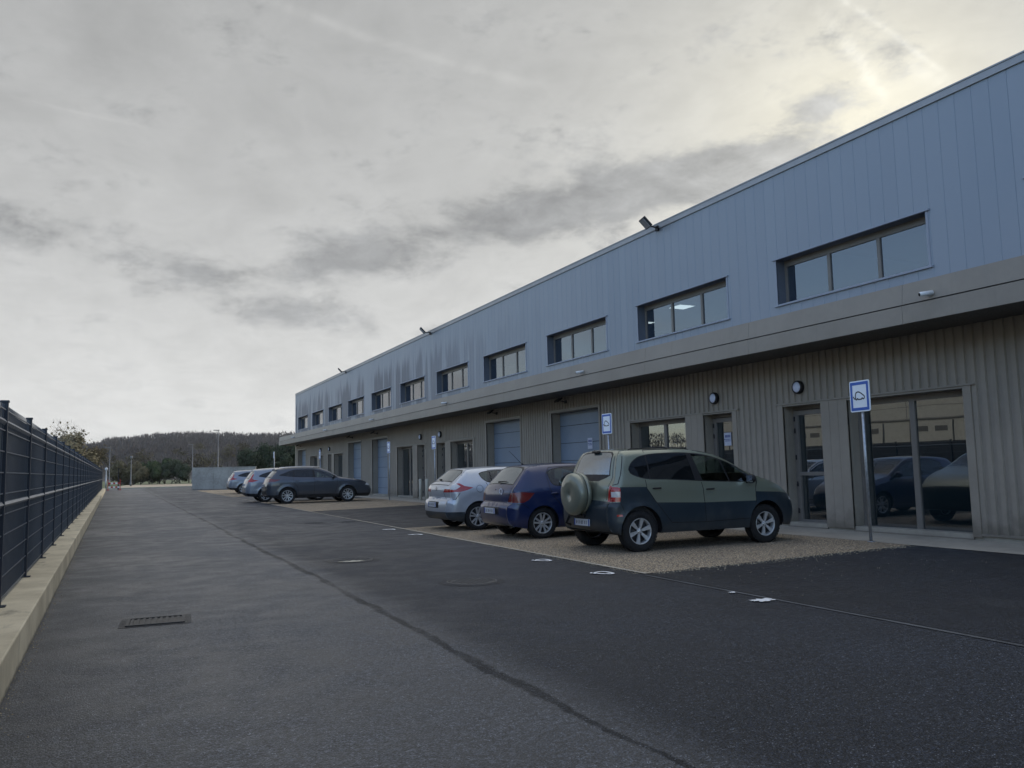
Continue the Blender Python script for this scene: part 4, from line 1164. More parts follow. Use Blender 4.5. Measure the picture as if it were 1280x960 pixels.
    if 'plate' in sp:
        z_ = sp['plate']; p, n_ = onrear(z_, 0); up = Vector((n_.y*-1, 0, n_.x*-1)) if False else Vector((0,0,1)); nv = Vector((-1, 0, 0)); c = Vector(p)+nv*.02
        pl = MB().obox(c, nv*.006, (0,.26,0), (0,0,.057)).build('number_plate', 'plate_white', root)
        t_ = MB(); rn = random.Random(int(z_*1000)+int(L*10)); u = .19
        for kk in range(7):
            hh = .030
            for _ in range(2): dy = rn.uniform(0, .022); t_.obox(c+nv*.0075+Vector((0, u-dy, 0)), nv*.0006, (0,.0045,0), (0,0,hh))
            t_.obox(c+nv*.0075+Vector((0, u-.011, rn.choice((-.025, 0, .025)))), nv*.0006, (0,.013,0), (0,0,.005))
            u -= .052 if kk not in (1, 4) else .066
        t_.build('characters', 'plate_ink', pl)
        for yb_ in (.24, -.24): MB().obox(c+nv*.0073+Vector((0,yb_,0)), nv*.0006, (0,.018,0), (0,0,.056)).build('band', 'plate_blue', pl)
    if 'wiper' in sp:
        z_, v0, v1 = sp['wiper']; a, n1 = onrear(z_, v0); b, n2 = onrear(z_+.03, v1)
        a = Vector(a)+Vector((n1.x,0,n1.y))*.03; b = Vector(b)+Vector((n2.x,0,n2.y))*.02
        MB().tube([a, a.lerp(b,.5)+Vector((-.01,0,.0)), b], [.02,.013,.006], 6).build('wiper', 'black_plastic', root)
    for fn in sp.get('extra', []): fn(root, dict(sideY=sideY, onrear=onrear, SP=SP, strip_map=strip_map, objs=objs, S_=S_, at_s=at_s, nrm=nrm))
    # ---- cabin
    H = sp['H']; fx = sp['seat']; belt = sp['belt']; cb = MB(); w = itp(Wt, belt)-.10
    cb.box((sp['cab0'], -w, .36), (sp['cab1'], w, .40)).box((sp['cab0']+.1,-w-.02,.36),(sp['cab1'],-w,belt-.05)).box((sp['cab0']+.1,w,.36),(sp['cab1'],w+.02,belt-.05))
    cb.build('floor', 'cabin_dark', root)
    cd = MB().box((sp['cab1']-.35,-w+.02,.55),(sp['cab1']+.05,w-.02,belt-.03)); cd.build('dashboard', 'cabin_dark', root, bevel=.05)
    for sd in (-1, 1):
        st = MB().box((fx-.25, sd*.38-.24, .40),(fx+.28, sd*.38+.24,.62)).obox((fx-.30, sd*.38, .88),(.075,0,-.015),(0,.23,0),(.09*-1,0,.32)).obox((fx-.41, sd*.38, H*.5+.47 if H > 1.6 else 1.24),(.05,0,0),(0,.13,0),(-.01,0,.085))
        st.build('seat', 'cabin_grey', root, bevel=.04)
    MB().box((fx-1.15,-.6,.40),(fx-.65,.6,.60)).obox((fx-1.22,0,.85),(.07,0,0),(0,.62,0),(-.08,0,.30)).obox((fx-1.32,.38,belt+.17),(.045,0,0),(0,.12,0),(0,0,.07)).obox((fx-1.32,-.38,belt+.17),(.045,0,0),(0,.12,0),(0,0,.07)).build('rear_seat', 'cabin_grey', root, bevel=.04)
    sw = MB(); c = Vector((fx+.48, .38, belt-.02)); pts = [c+Vector((.07*math.sin(a), .18*math.cos(a), .17*math.sin(a))) for a in [2*PI*i/20 for i in range(21)]]
    sw.tube(pts, .014, 6, cap=False).tube([c, c+Vector((.3,0,-.12))], .03, 6); sw.build('steering_wheel', 'black_plastic', root)
    hl = MB(); tops = [i for i in range(N) if sp['cab0']+.25 < CP[i].x < sp['roofend'] and CP[i].y > belt+.25]
    for a, b in zip(tops, tops[1:]):
        p, q = CP[a]-nrm[a]*.03, CP[b]-nrm[b]*.03; hl.quad((p.x,-ye[a],p.y),(q.x,-ye[b],q.y),(q.x,ye[b],q.y),(p.x,ye[a],p.y))
    hl.build('headliner', 'cabin_grey', root, fix=False)
    # ---- wheels
    ws = wheel_set(*sp['wheel']); ws.parent = root; width = sp['wheel'][6]; first = True
    for ax_, az_ in arches:
        for sd in (-1, 1):
            o = ws if first else copy_tree(ws, root); first = False
            yw = itp(Wt, .45)-.03-width/2
            o.location = (ax_, sd*yw, sp['wheel'][0]-.004); o.rotation_euler = (0, 0, 0 if sd < 0 else PI); 
            if sd > 0: o.rotation_euler = (0, 0, PI)
    return root

def std_side(dlo, splits, doors, glassmats, mats_low=None, extra=()):
    """dlo: smoothed polygon; splits: list of quads (glass panes); doors: list of polygons"""
    D = catmull(dlo, .06, True); D = [(a[0], a[1]) for a in D]; Di = inset(D, .016)
    regs = []; par = {}
    for i, (q, di) in enumerate(splits):
        regs.append(dict(p='window', i=i, m=glassmats[i], c=[Di, q]))
        if di is not None: par[('window', i)] = ('door', di)
    regs.append(dict(p='window_trim', m='black_plastic', c=[D]))
    return D, regs, par

# -------- sage green compact SUV with spare wheel
def car_sage():
    dlo = [(.64,1.37),(.70,1.47),(.86,1.575),(1.08,1.625),(1.40,1.648),(1.85,1.65),(2.25,1.615),(2.62,1.52),(2.95,1.38),(3.20,1.225),(3.31,1.12),(3.25,1.095),(2.7,1.115),(2.15,1.14),(1.39,1.185),(1.02,1.20),(.78,1.25),(.66,1.31)]
    D, regs, par = std_side(dlo, [([(.5,1.0),(1.03,1.0),(1.03,1.8),(.5,1.8)], None), ([(1.06,1.0),(2.0,1.0),(1.87,1.8),(1.06,1.8)], 0), ([(2.17,1.0),(2.74,1.0),(2.50,1.8),(1.96,1.8)], 1), ([(2.77,1.0),(3.4,1.0),(3.3,1.8),(2.53,1.8)], 1)], None, ['car_glass_dark','car_glass_dark','car_glass','car_glass'])
    d0 = [(.94,1.24),(.95,1.03),(1.10,.84),(1.28,.62),(1.42,.46),(2.14,.44),(2.12,1.0),(2.09,1.17),(1.9,1.72),(1.04,1.70)]
    d1 = [(2.12,1.0),(2.14,.44),(3.10,.46),(3.22,.62),(3.28,.80),(3.29,1.0),(3.33,1.15),(3.2,1.30),(2.6,1.60),(1.9,1.72),(2.09,1.17)]
    low = [(-.3,.84),(.405,.835),(.42,1.085),(.94,1.075),(1.13,.81),(2.09,.775),(3.275,.765),(3.285,.93),(3.9,.90),(4.6,.80),(4.6,0),(-.3,0)]
    lamp = [(-.1,.845),(.41,.845),(.425,.95),(.425,1.07),(.38,1.085),(.20,1.10),(-.1,1.12)]
    side = list(regs)
    side += [dict(p='tail_lamp', m='lamp_clear', c=[lamp, [(.27,.92),(.415,.92),(.418,1.01),(.27,1.01)]]), dict(p='tail_lamp', m='lamp_red', c=[lamp])]
    side += [dict(p='headlamp', m='lamp_clear', c=[[(4.12,.76),(4.3,.72),(4.5,.86),(4.2,.88)]])]
    side += [dict(p='side_marker', m='lamp_red', c=[[(.33,.60),(.43,.60),(.43,.635),(.33,.635)]])]
    side += [dict(p='door', i=0, m='cladding_petrol', c=[d0, low]), dict(p='door', i=0, m='paint_sage', c=[d0]), dict(p='door', i=1, m='cladding_petrol', c=[d1, low]), dict(p='door', i=1, m='paint_sage', c=[d1]), dict(p='body', m='cladding_petrol', c=[low])]
    strip = [dict(k='r', p='rear_window', m='car_glass_rear', c=[[(1.285,.0),(1.285,.80),(1.60,.80),(1.635,.70),(1.645,0),(1.645,-.70),(1.60,-.80),(1.285,-.80)]]),
             dict(k='r', p='body', m='black_plastic', c=[[(1.20,.60),(1.27,.84),(1.63,.84),(1.665,.72),(1.665,-.72),(1.63,-.84),(1.27,-.84),(1.20,-.60),(1.16,-.45),(1.16,.45)]]),
             dict(k='r', p='tail_lamp', m='lamp_red', mir=True, c=[[(.845,.90),(.845,1.2),(1.10,1.2),(1.11,.93)]]),
             dict(k='r', p='body', m='cladding_petrol', c=[[(.2,-1.3),(.2,1.3),(.84,1.3),(.84,-1.3)]]),
             dict(k='t', p='windscreen', m='car_glass', c=[[(2.52,.0),(2.52,.93),(3.30,.95),(3.36,0),(3.30,-.95),(2.52,-.93)]]),
             dict(k='t', p='sunroof', m='black_plastic', c=[[(1.25,-.72),(1.25,.72),(2.05,.72),(2.05,-.72)]]),
             dict(k='f', p='body', m='cladding_petrol', c=[[(.80,-1.3),(.80,1.3),(.30,1.3),(.30,-1.3)]])]
    def extra(root, h):
        # spare wheel on the tailgate, in its painted cover
        c = (-.05, .06, .965); o = MB().lathe([(0,.010),(.03,.010),(.045,.004),(.06,-.006),(.20,-.004),(.315,.006),(.35,.03),(.365,.075),(.365,.155),(.345,.165)], (0,0,0), 'x', 48).build('spare_wheel_cover', 'paint_sage', root); o.location = c
        t = MB().lathe([(.34,.155),(.352,.165),(.352,.25),(.30,.28),(0,.28)], (0,0,0), 'x', 40).build('tyre', 'rubber', o)
        rg = MB().lathe([(.350,.172),(.366,.174),(.37,.20),(.366,.24),(.35,.245)], (0,0,0), 'x', 48).build('cover_ring', 'paint_sage', o)
        MB().box((.10,-.08,.80),(.33,.20,1.1)).tube([(.12,.36,.60),(.07,.40,.46),(.16,.40,.42)], .024, 8).tube([(.12,.36,.60),(.12,-.15,.60)], .024, 8).build('spare_wheel_carrier', 'black_metal', root)
        for sd in (-1, 1):
            MB().tube([(.75,sd*.585,1.69),(.80,sd*.59,1.722),(1.4,sd*.60,1.738),(1.95,sd*.585,1.722),(2.05,sd*.58,1.69)], .010, 8).build('roof_rail', 'black_plastic', root)
        MB().box((.46,-.11,1.665),(.52,.11,1.705)).build('brake_light', 'black_plastic', root, bevel=.01)
        p_, n_ = h['onrear'](.50, .62)
    sp = dict(name='parked_car', L=4.33, H=1.72, zb=.295, ra=.405, arches=[(.80,.36),(3.50,.36)], paint='paint_sage', flare=.022,
        contour=[(0.287, 0.33, 0.1, 0.08, 0.0), (0.233, 0.42, 0.14, 0.12, 0.03), (0.21, 0.55, 0.16, 0.13, 0.05), (0.21, 0.7, 0.16, 0.13, 0.06), (0.225, 0.8, 0.15, 0.12, 0.06), (0.275, 0.85, 0.14, 0.1, 0.05), (0.287, 0.97, 0.14, 0.1, 0.05), (0.298, 1.08, 0.13, 0.09, 0.05), (0.379, 1.22, 0.12, 0.08, 0.05), (0.425, 1.38, 0.11, 0.08, 0.05), (0.49, 1.56, 0.11, 0.08, 0.05), (0.544, 1.645, 0.11, 0.08, 0.04), (0.578, 1.683, 0.11, 0.08, 0.035), (0.785, 1.7, 0.1, 0.07, 0.035), (1.2, 1.712, 0.1, 0.07, 0.03), (1.7, 1.71, 0.1, 0.07, 0.03), (2.1, 1.69, 0.1, 0.07, 0.03), (2.45, 1.632, 0.1, 0.07, 0.035), (2.8, 1.49, 0.09, 0.06, 0.05), (3.1, 1.325, 0.09, 0.06, 0.06), (3.36, 1.215, 0.12, 0.07, 0.05), (3.65, 1.125, 0.16, 0.08, 0.03), (3.95, 1.01, 0.18, 0.1, 0.03), (4.18, 0.87, 0.2, 0.14, 0.05), (4.29, 0.73, 0.22, 0.16, 0.07), (4.33, 0.56, 0.22, 0.16, 0.08), (4.3, 0.42, 0.2, 0.15, 0.07), (4.22, 0.31, 0.14, 0.1, 0.05)],
        W=[(.28,.835),(.36,.862),(.5,.876),(.78,.874),(.84,.862),(1.0,.858),(1.12,.838),(1.2,.815),(1.45,.745),(1.6,.69),(1.72,.645)],
        side=side, strip=strip, parents=par, dlo=D, gaps=[d0+[d0[0]], d1+[d1[0]], [(3.29,1.0),(3.36,1.16)], [(.32,1.12),(.40,1.14),(.47,1.28),(.58,1.6)], [(.2,.835),(.405,.83),(.50,.62)]],
        sgaps=[('r', [(.862,0),(.862,.86),(1.1,.9),(1.25,.93),(1.60,.93)]), ('t', [(3.40,.0),(3.40,.92),(4.0,.9)])], handles=[(1.15,1.045),(2.27,1.0)], doorpoly={0: d0, 1: d1}, handlemat='black_plastic', mirror=(3.10,1.13), mirrormat='black_plastic',
        plate=.49, extra=[extra], seat=2.2, belt=1.12, cab0=.55, cab1=3.35, roofend=2.5, wheel=(.345,.222,6,.035,.075,0,.215))
    return make_car(sp, (7.10, 12.62, .008), 'two tone sage green and dark petrol car with a covered spare wheel on its tailgate')

# -------- dark blue hatchback
def car_blue():
    dlo = [(.93,1.32),(1.0,1.385),(1.15,1.425),(1.45,1.445),(1.8,1.44),(2.15,1.39),(2.5,1.26),(2.8,1.12),(2.98,1.02),(2.9,.99),(2.3,1.005),(1.7,1.03),(1.15,1.05),(1.0,1.09),(.95,1.2)]
    D, regs, par = std_side(dlo, [([(.8,.9),(1.80,.9),(1.70,1.6),(.8,1.6)], 0), ([(1.90,.9),(3.1,.9),(3.1,1.6),(1.80,1.6)], 1)], None, ['car_glass','car_glass'])
    d0 = [(.90,1.30),(.93,1.0),(.98,.86),(1.16,.66),(1.20,.36),(1.82,.34),(1.85,1.0),(1.72,1.47),(1.0,1.44)]
    d1 = [(1.85,1.0),(1.82,.34),(2.86,.34),(2.92,.6),(2.95,1.0),(2.6,1.26),(2.1,1.43),(1.72,1.47)]
    lamp = [(-.1,.745),(.30,.735),(.42,.79),(.56,.925),(.30,.95),(.13,.94),(-.1,.87)]
    side = list(regs) + [dict(p='tail_lamp', m='lamp_dull_red', c=[lamp]), dict(p='headlamp', m='lamp_clear', c=[[(3.75,.66),(4.12,.58),(4.3,.66),(3.95,.80)]]),
        dict(p='door', i=0, m='paint_blue', c=[d0]), dict(p='door', i=1, m='paint_blue', c=[d1])]
    strip = [dict(k='r', p='rear_window', m='car_glass_rear', c=[[(1.095,0),(1.095,.82),(1.37,.88),(1.41,.80),(1.42,0),(1.41,-.80),(1.37,-.88),(1.095,-.82)]]),
             dict(k='r', p='body', m='black_plastic', c=[[(1.075,-.86),(1.075,.86),(1.40,.93),(1.435,.82),(1.435,-.82),(1.40,-.93)]]),
             dict(k='r', p='tail_lamp', m='lamp_dull_red', mir=True, c=[[(.745,.80),(.745,1.3),(.935,1.3),(.93,.92)]]),
             dict(k='r', p='body', m='black_plastic', c=[[(.50,-.55),(.50,.55),(.635,.55),(.635,-.55)]]),
             dict(k='t', p='windscreen', m='car_glass', c=[[(2.15,.0),(2.15,.92),(2.93,.94),(3.0,0),(2.93,-.94),(2.15,-.92)]])]
    def extra(root, h):
        MB().tube([(.72,0,1.50),(.70,0,1.53)], .02, 8).tube([(.70,0,1.52),(.40,0,1.80)], [.006,.003], 5).build('antenna', 'black_plastic', root)
        p, n_ = h['onrear'](.99, 0); c = Vector(p)+Vector((-.008,.0,0))
        b = MB(); lion = [(-.035,-.05),(-.01,-.055),(0,-.02),(.02,-.05),(.03,-.045),(.02,-.005),(.035,.03),(.02,.055),(-.01,.06),(-.02,.04),(0,.025),(-.02,.0)]
        b.prism([(c.y+u, c.z-.06+v) for u, v in lion], c.x-.004, c.x+.01, plane='yz'); b.build('badge', 'chrome', root)
        p, n_ = h['onrear'](.95, -.38); c = Vector(p)+Vector((-.006,0,0)); o_ = MB(); n = 26
        for i in range(n):
            a, a2 = 2*PI*i/n, 2*PI*(i+1)/n
            o_.quad(*[(c.x-.002-(.0 if rr > .8 else 0), c.y+.085*rr*math.cos(t), c.z+.07*rr*math.sin(t)) for rr, t in ((1,a),(1,a2),(.62,a2),(.62,a))])
        o_.build('oval_sticker', 'paper', root, fix=False)
        MB().obox((p[0]-.008, -.02, .83), (.008,0,0),(0,.035,0),(0,0,.012)).build('tailgate_handle', 'black_plastic', root)
    sp = dict(name='parked_car', L=4.2, H=1.51, zb=.21, ra=.355, arches=[(.74,.315),(3.35,.315)], paint='paint_blue',
        contour=[(.12,.26,.1,.08,.0),(.04,.34,.16,.13,.03),(0,.48,.22,.17,.05),(.0,.60,.22,.17,.06),(.02,.675,.20,.16,.06),(.09,.715,.16,.12,.05),(.10,.80,.16,.12,.05),(.115,.95,.15,.11,.05),(.16,1.04,.12,.08,.05),(.21,1.085,.12,.08,.05),(.32,1.22,.10,.08,.05),(.46,1.38,.10,.08,.05),(.53,1.435,.1,.07,.04),(.72,1.475,.1,.07,.035),(1.1,1.50,.1,.07,.03),(1.5,1.508,.1,.07,.03),(1.85,1.495,.1,.07,.03),(2.12,1.45,.09,.06,.04),(2.5,1.29,.09,.06,.05),(2.8,1.14,.09,.06,.06),(3.03,1.03,.12,.07,.05),(3.35,.965,.16,.08,.03),(3.7,.88,.18,.1,.03),(3.98,.76,.22,.15,.05),(4.14,.62,.25,.2,.07),(4.2,.48,.25,.2,.08),(4.17,.33,.22,.17,.07),(4.08,.22,.14,.1,.05)],
        W=[(.2,.80),(.3,.85),(.5,.872),(.72,.873),(.85,.86),(.98,.84),(1.05,.81),(1.3,.70),(1.42,.64),(1.52,.59)],
        side=side, strip=strip, parents=par, dlo=D, gaps=[d0+[d0[0]], d1+[d1[0]], [(.0,.71),(.30,.70),(.42,.62)]],
        sgaps=[('r', [(.73,0),(.73,.80),(.94,.88),(1.07,.92)])], handles=[(1.02,.905),(1.98,.89)], doorpoly={0: d0, 1: d1}, mirror=(2.82,1.03),
        plate=.565, wiper=(1.10,.05,-.45), extra=[extra], seat=2.0, belt=1.0, cab0=.3, cab1=3.0, roofend=2.2, wheel=(.315,.215,5,.04,.04,.055,.20))
    return make_car(sp, (7.08, 16.02, .008), 'dark blue hatchback with a white oval sticker, between the green and silver blue cars')

# -------- pale silver blue hatchback
def car_white():
    dlo = [(.86,1.32),(.95,1.365),(1.15,1.39),(1.5,1.405),(1.9,1.40),(2.25,1.345),(2.6,1.21),(2.9,1.07),(3.03,.985),(2.95,.965),(2.3,1.01),(1.7,1.06),(1.46,1.08),(1.1,1.105),(.96,1.17),(.89,1.25)]
    D, regs, par = std_side(dlo, [([(.7,.9),(1.17,.9),(1.12,1.6),(.7,1.6)], None), ([(1.20,.9),(1.95,.9),(1.87,1.6),(1.15,1.6)], 0), ([(2.04,.9),(3.2,.9),(3.2,1.6),(1.96,1.6)], 1)], None, ['car_glass','car_glass','car_glass'])
    d0 = [(1.0,1.12),(1.08,.95),(1.20,.72),(1.24,.36),(1.95,.34),(1.99,1.0),(1.90,1.44),(1.10,1.40)]
    d1 = [(1.99,1.0),(1.95,.34),(2.98,.34),(3.02,.6),(3.02,.97),(2.6,1.24),(2.2,1.40),(1.90,1.44)]
    lamp = [(-.1,.90),(.30,.905),(.50,.945),(.66,1.005),(.44,1.045),(.33,1.11),(.20,1.10),(-.1,1.03)]
    low = [(-.3,.445),(.42,.44),(.45,0),(-.3,0)]
    side = list(regs) + [dict(p='tail_lamp', m='lamp_clear', c=[lamp, [(-.1,.96),(.22,.965),(.34,1.03),(.24,1.12),(-.1,1.12)]]), dict(p='tail_lamp', m='lamp_red', c=[lamp]), dict(p='headlamp', m='lamp_clear', c=[[(3.7,.70),(4.12,.58),(4.4,.64),(3.95,.82)]]),
        dict(p='door', i=0, m='paint_silverblue', c=[d0]), dict(p='door', i=1, m='paint_silverblue', c=[d1]), dict(p='body', m='cladding_petrol', c=[low])]
    strip = [dict(k='r', p='rear_window', m='car_glass_rear', c=[[(1.125,0),(1.135,.80),(1.33,.88),(1.38,.80),(1.385,0),(1.38,-.80),(1.33,-.88),(1.135,-.80)]]),
             dict(k='r', p='body', m='black_plastic', c=[[(1.11,-.83),(1.11,.83),(1.34,.94),(1.40,.84),(1.40,-.84),(1.34,-.94)]]),
             dict(k='r', p='tail_lamp', m='lamp_clear', mir=True, c=[[(.975,.62),(.975,1.3),(1.06,1.3),(1.045,.80)]]),
             dict(k='r', p='tail_lamp', m='lamp_red', mir=True, c=[[(.90,.56),(.90,1.3),(1.07,1.3),(1.045,.78)]]),
             dict(k='r', p='body', m='black_plastic', c=[[(.53,-.52),(.53,.52),(.66,.50),(.66,-.50)]]),
             dict(k='r', p='body', m='cladding_petrol', c=[[(.15,-1.3),(.15,1.3),(.445,1.3),(.445,-1.3)]]),
             dict(k='t', p='windscreen', m='car_glass', c=[[(2.2,.0),(2.2,.92),(3.0,.94),(3.08,0),(3.0,-.94),(2.2,-.92)]])]
    def extra(root, h):
        p, n_ = h['onrear'](.97, 0); c = Vector(p)+Vector((-.006,0,0)); b = MB(); n = 4; o = [(0,.06),(.042,0),(0,-.06),(-.042,0)]
        for i in range(4):
            j = (i+1) % 4; b.quad(*[(c.x-.003, c.y+f*q[0], c.z+f*q[1]) for f, q in ((1,o[i]),(1,o[j]),(.55,o[j]),(.55,o[i]))])
        b.build('badge', 'black_plastic', root, fix=False)
        for sd in (-1, 1):
            w = h['sideY'](.72,.93)
        g_ = MB(); n = 20
        for i in range(n):
            a, a2 = 2*PI*i/n, 2*PI*(i+1)/n; q = [(.82+rr*math.cos(t), .97+rr*math.sin(t)) for rr, t in ((.088,a),(.088,a2),(.080,a2),(.080,a))]
            g_.quad(*[(u, -(h['sideY'](u, v)+.002), v) for u, v in q])
        g_.build('fuel_flap', 'black_plastic', root, fix=False)
    sp = dict(name='parked_car', L=4.3, H=1.47, zb=.20, ra=.365, arches=[(.78,.325),(3.42,.325)], paint='paint_silverblue',
        contour=[(.12,.25,.1,.08,.0),(.04,.32,.16,.13,.03),(.0,.45,.22,.17,.05),(.0,.56,.22,.17,.06),(.02,.66,.20,.16,.06),(.05,.715,.18,.14,.06),(.12,.74,.16,.12,.05),(.11,.85,.16,.12,.06),(.11,.98,.15,.11,.06),(.17,1.08,.13,.09,.05),(.24,1.125,.12,.08,.05),(.38,1.25,.10,.08,.05),(.52,1.37,.10,.08,.05),(.56,1.41,.1,.07,.04),(.75,1.435,.1,.07,.035),(1.1,1.458,.1,.07,.03),(1.5,1.47,.1,.07,.03),(1.9,1.46,.1,.07,.03),(2.2,1.41,.09,.06,.04),(2.6,1.25,.09,.06,.05),(2.9,1.10,.09,.06,.06),(3.12,1.0,.12,.07,.05),(3.45,.94,.16,.08,.03),(3.8,.86,.18,.1,.03),(4.08,.74,.22,.15,.05),(4.24,.60,.25,.2,.07),(4.3,.46,.25,.2,.08),(4.27,.31,.22,.17,.07),(4.18,.21,.14,.1,.05)],
        W=[(.2,.83),(.3,.88),(.5,.90),(.75,.904),(.9,.895),(1.0,.875),(1.08,.84),(1.3,.72),(1.4,.66),(1.48,.61)],
        side=side, strip=strip, parents=par, dlo=D, gaps=[d0+[d0[0]], d1+[d1[0]], [(.0,.72),(.20,.73),(.32,.89)]],
        sgaps=[('r', [(.735,0),(.735,.72),(.90,.6)]), ('r', [(1.05,.82),(1.12,.9)])], handles=[(1.22,.93),(2.12,.91)], doorpoly={0: d0, 1: d1}, mirror=(2.88,1.0),
        plate=.60, wiper=(1.13,.05,.45), extra=[extra], seat=2.1, belt=1.0, cab0=.35, cab1=3.1, roofend=2.3, wheel=(.325,.225,5,.035,.042,.05,.205))
    return make_car(sp, (6.92, 19.14, .008), 'pale silver blue hatchback with pointed tail lamps, left of the dark blue car')

# -------- slate grey large SUV
def car_slate():
    dlo = [(.55,1.33),(.75,1.415),(1.0,1.51),(1.25,1.57),(1.8,1.59),(2.25,1.575),(2.6,1.49),(2.95,1.36),(3.3,1.19),(3.2,1.165),(2.6,1.19),(2.15,1.205),(1.5,1.225),(1.1,1.25),(.8,1.29)]
    D, regs, par = std_side(dlo, [([(.4,1.0),(1.22,1.0),(1.22,1.8),(.4,1.8)], None), ([(1.26,1.0),(2.15,1.0),(2.12,1.8),(1.26,1.8)], 0), ([(2.25,1.0),(3.5,1.0),(3.5,1.8),(2.2,1.8)], 1)], None, ['car_glass_dark','car_glass_dark','car_glass'])
    d0 = [(1.20,1.26),(1.22,1.0),(1.38,.80),(1.45,.45),(2.17,.42),(2.20,1.0),(2.17,1.63),(1.24,1.61)]
    d1 = [(2.20,1.0),(2.17,.42),(3.15,.42),(3.25,.7),(3.30,1.17),(2.9,1.42),(2.5,1.58),(2.17,1.63)]
    lamp = [(-.1,1.0),(.35,1.035),(.62,1.135),(.35,1.15),(.10,1.19),(-.1,1.19)]
    side = list(regs) + [dict(p='tail_lamp', m='lamp_dull_red', c=[lamp]), dict(p='headlamp', m='lamp_clear', c=[[(4.65,.80),(4.85,.75),(5.1,.85),(4.75,.90)]]),
        dict(p='door', i=0, m='paint_slate', c=[d0]), dict(p='door', i=1, m='paint_slate', c=[d1]), dict(p='body', m='black_plastic', c=[[(-.3,.42),(5.3,.40),(5.3,0),(-.3,0)]])]
    strip = [dict(k='r', p='rear_window', m='car_glass_rear', c=[[(1.24,0),(1.24,.84),(1.52,.84),(1.55,0),(1.52,-.84),(1.24,-.84)]]),
             dict(k='r', p='body', m='black_plastic', c=[[(1.21,-.9),(1.21,.9),(1.56,.9),(1.56,-.9)]]),
             dict(k='r', p='tail_lamp', m='lamp_dull_red', mir=True, c=[[(1.04,.3),(1.0,1.3),(1.19,1.3),(1.12,.3)]]),
             dict(k='r', p='bumper_trim', m='chrome', c=[[(.40,-.8),(.40,.8),(.44,.8),(.44,-.8)]]),
             dict(k='r', p='body', m='black_plastic', c=[[(.3,-1.3),(.3,1.3),(.62,1.0),(.62,-1.0)]]),
             dict(k='t', p='windscreen', m='car_glass', c=[[(2.55,.0),(2.55,.92),(3.38,.94),(3.45,0),(3.38,-.94),(2.55,-.92)]])]
    def extra(root, h):
        for sd in (-1, 1): MB().tube([(.75,sd*.64,1.66),(.85,sd*.645,1.71),(1.7,sd*.65,1.735),(2.4,sd*.64,1.70),(2.5,sd*.635,1.67)], .014, 8).build('roof_rail', 'chrome', root)
        MB().box((-.03,-.85,.70),(.02,.85,.725)).build('trim_strip', 'chrome', root)
    sp = dict(name='parked_car', L=5.0, H=1.71, zb=.25, ra=.43, arches=[(.93,.375),(3.80,.375)], paint='paint_slate', flare=.02,
        contour=[(.16,.30,.1,.08,.0),(.05,.38,.18,.14,.03),(.0,.55,.22,.17,.05),(.0,.75,.22,.17,.06),(.03,.92,.2,.15,.06),(.08,1.02,.18,.13,.06),(.12,1.14,.16,.12,.05),(.20,1.23,.13,.09,.05),(.36,1.40,.10,.08,.05),(.48,1.54,.10,.08,.05),(.44,1.60,.1,.07,.04),(.62,1.645,.1,.07,.035),(1.0,1.685,.1,.07,.03),(1.5,1.705,.1,.07,.03),(2.0,1.70,.1,.07,.03),(2.5,1.64,.1,.07,.03),(2.9,1.49,.09,.06,.05),(3.2,1.33,.09,.06,.06),(3.48,1.19,.12,.07,.05),(3.9,1.13,.16,.08,.03),(4.35,1.05,.18,.1,.03),(4.72,.92,.25,.16,.05),(4.92,.76,.28,.22,.07),(5.0,.56,.28,.22,.08),(4.96,.36,.22,.17,.07),(4.86,.26,.14,.1,.05)],
        W=[(.25,.88),(.35,.92),(.55,.94),(.85,.947),(1.0,.94),(1.12,.915),(1.2,.87),(1.5,.74),(1.6,.69),(1.72,.63)],
        side=side, strip=strip, parents=par, dlo=D, gaps=[d0+[d0[0]], d1+[d1[0]]], sgaps=[('r', [(.74,0),(.74,.80),(1.0,.9),(1.2,.93)])], handles=[(1.35,1.06),(2.33,1.04)], doorpoly={0: d0, 1: d1}, mirror=(3.08,1.19), mirrormat='black_plastic',
        plate=.86, extra=[extra], seat=2.35, belt=1.18, cab0=.4, cab1=3.4, roofend=2.6, wheel=(.375,.262,5,.03,.045,.075,.235))
    return make_car(sp, (6.20, 40.85, .008), 'dark slate grey large estate SUV with chrome trim, in front of the two silver ones')

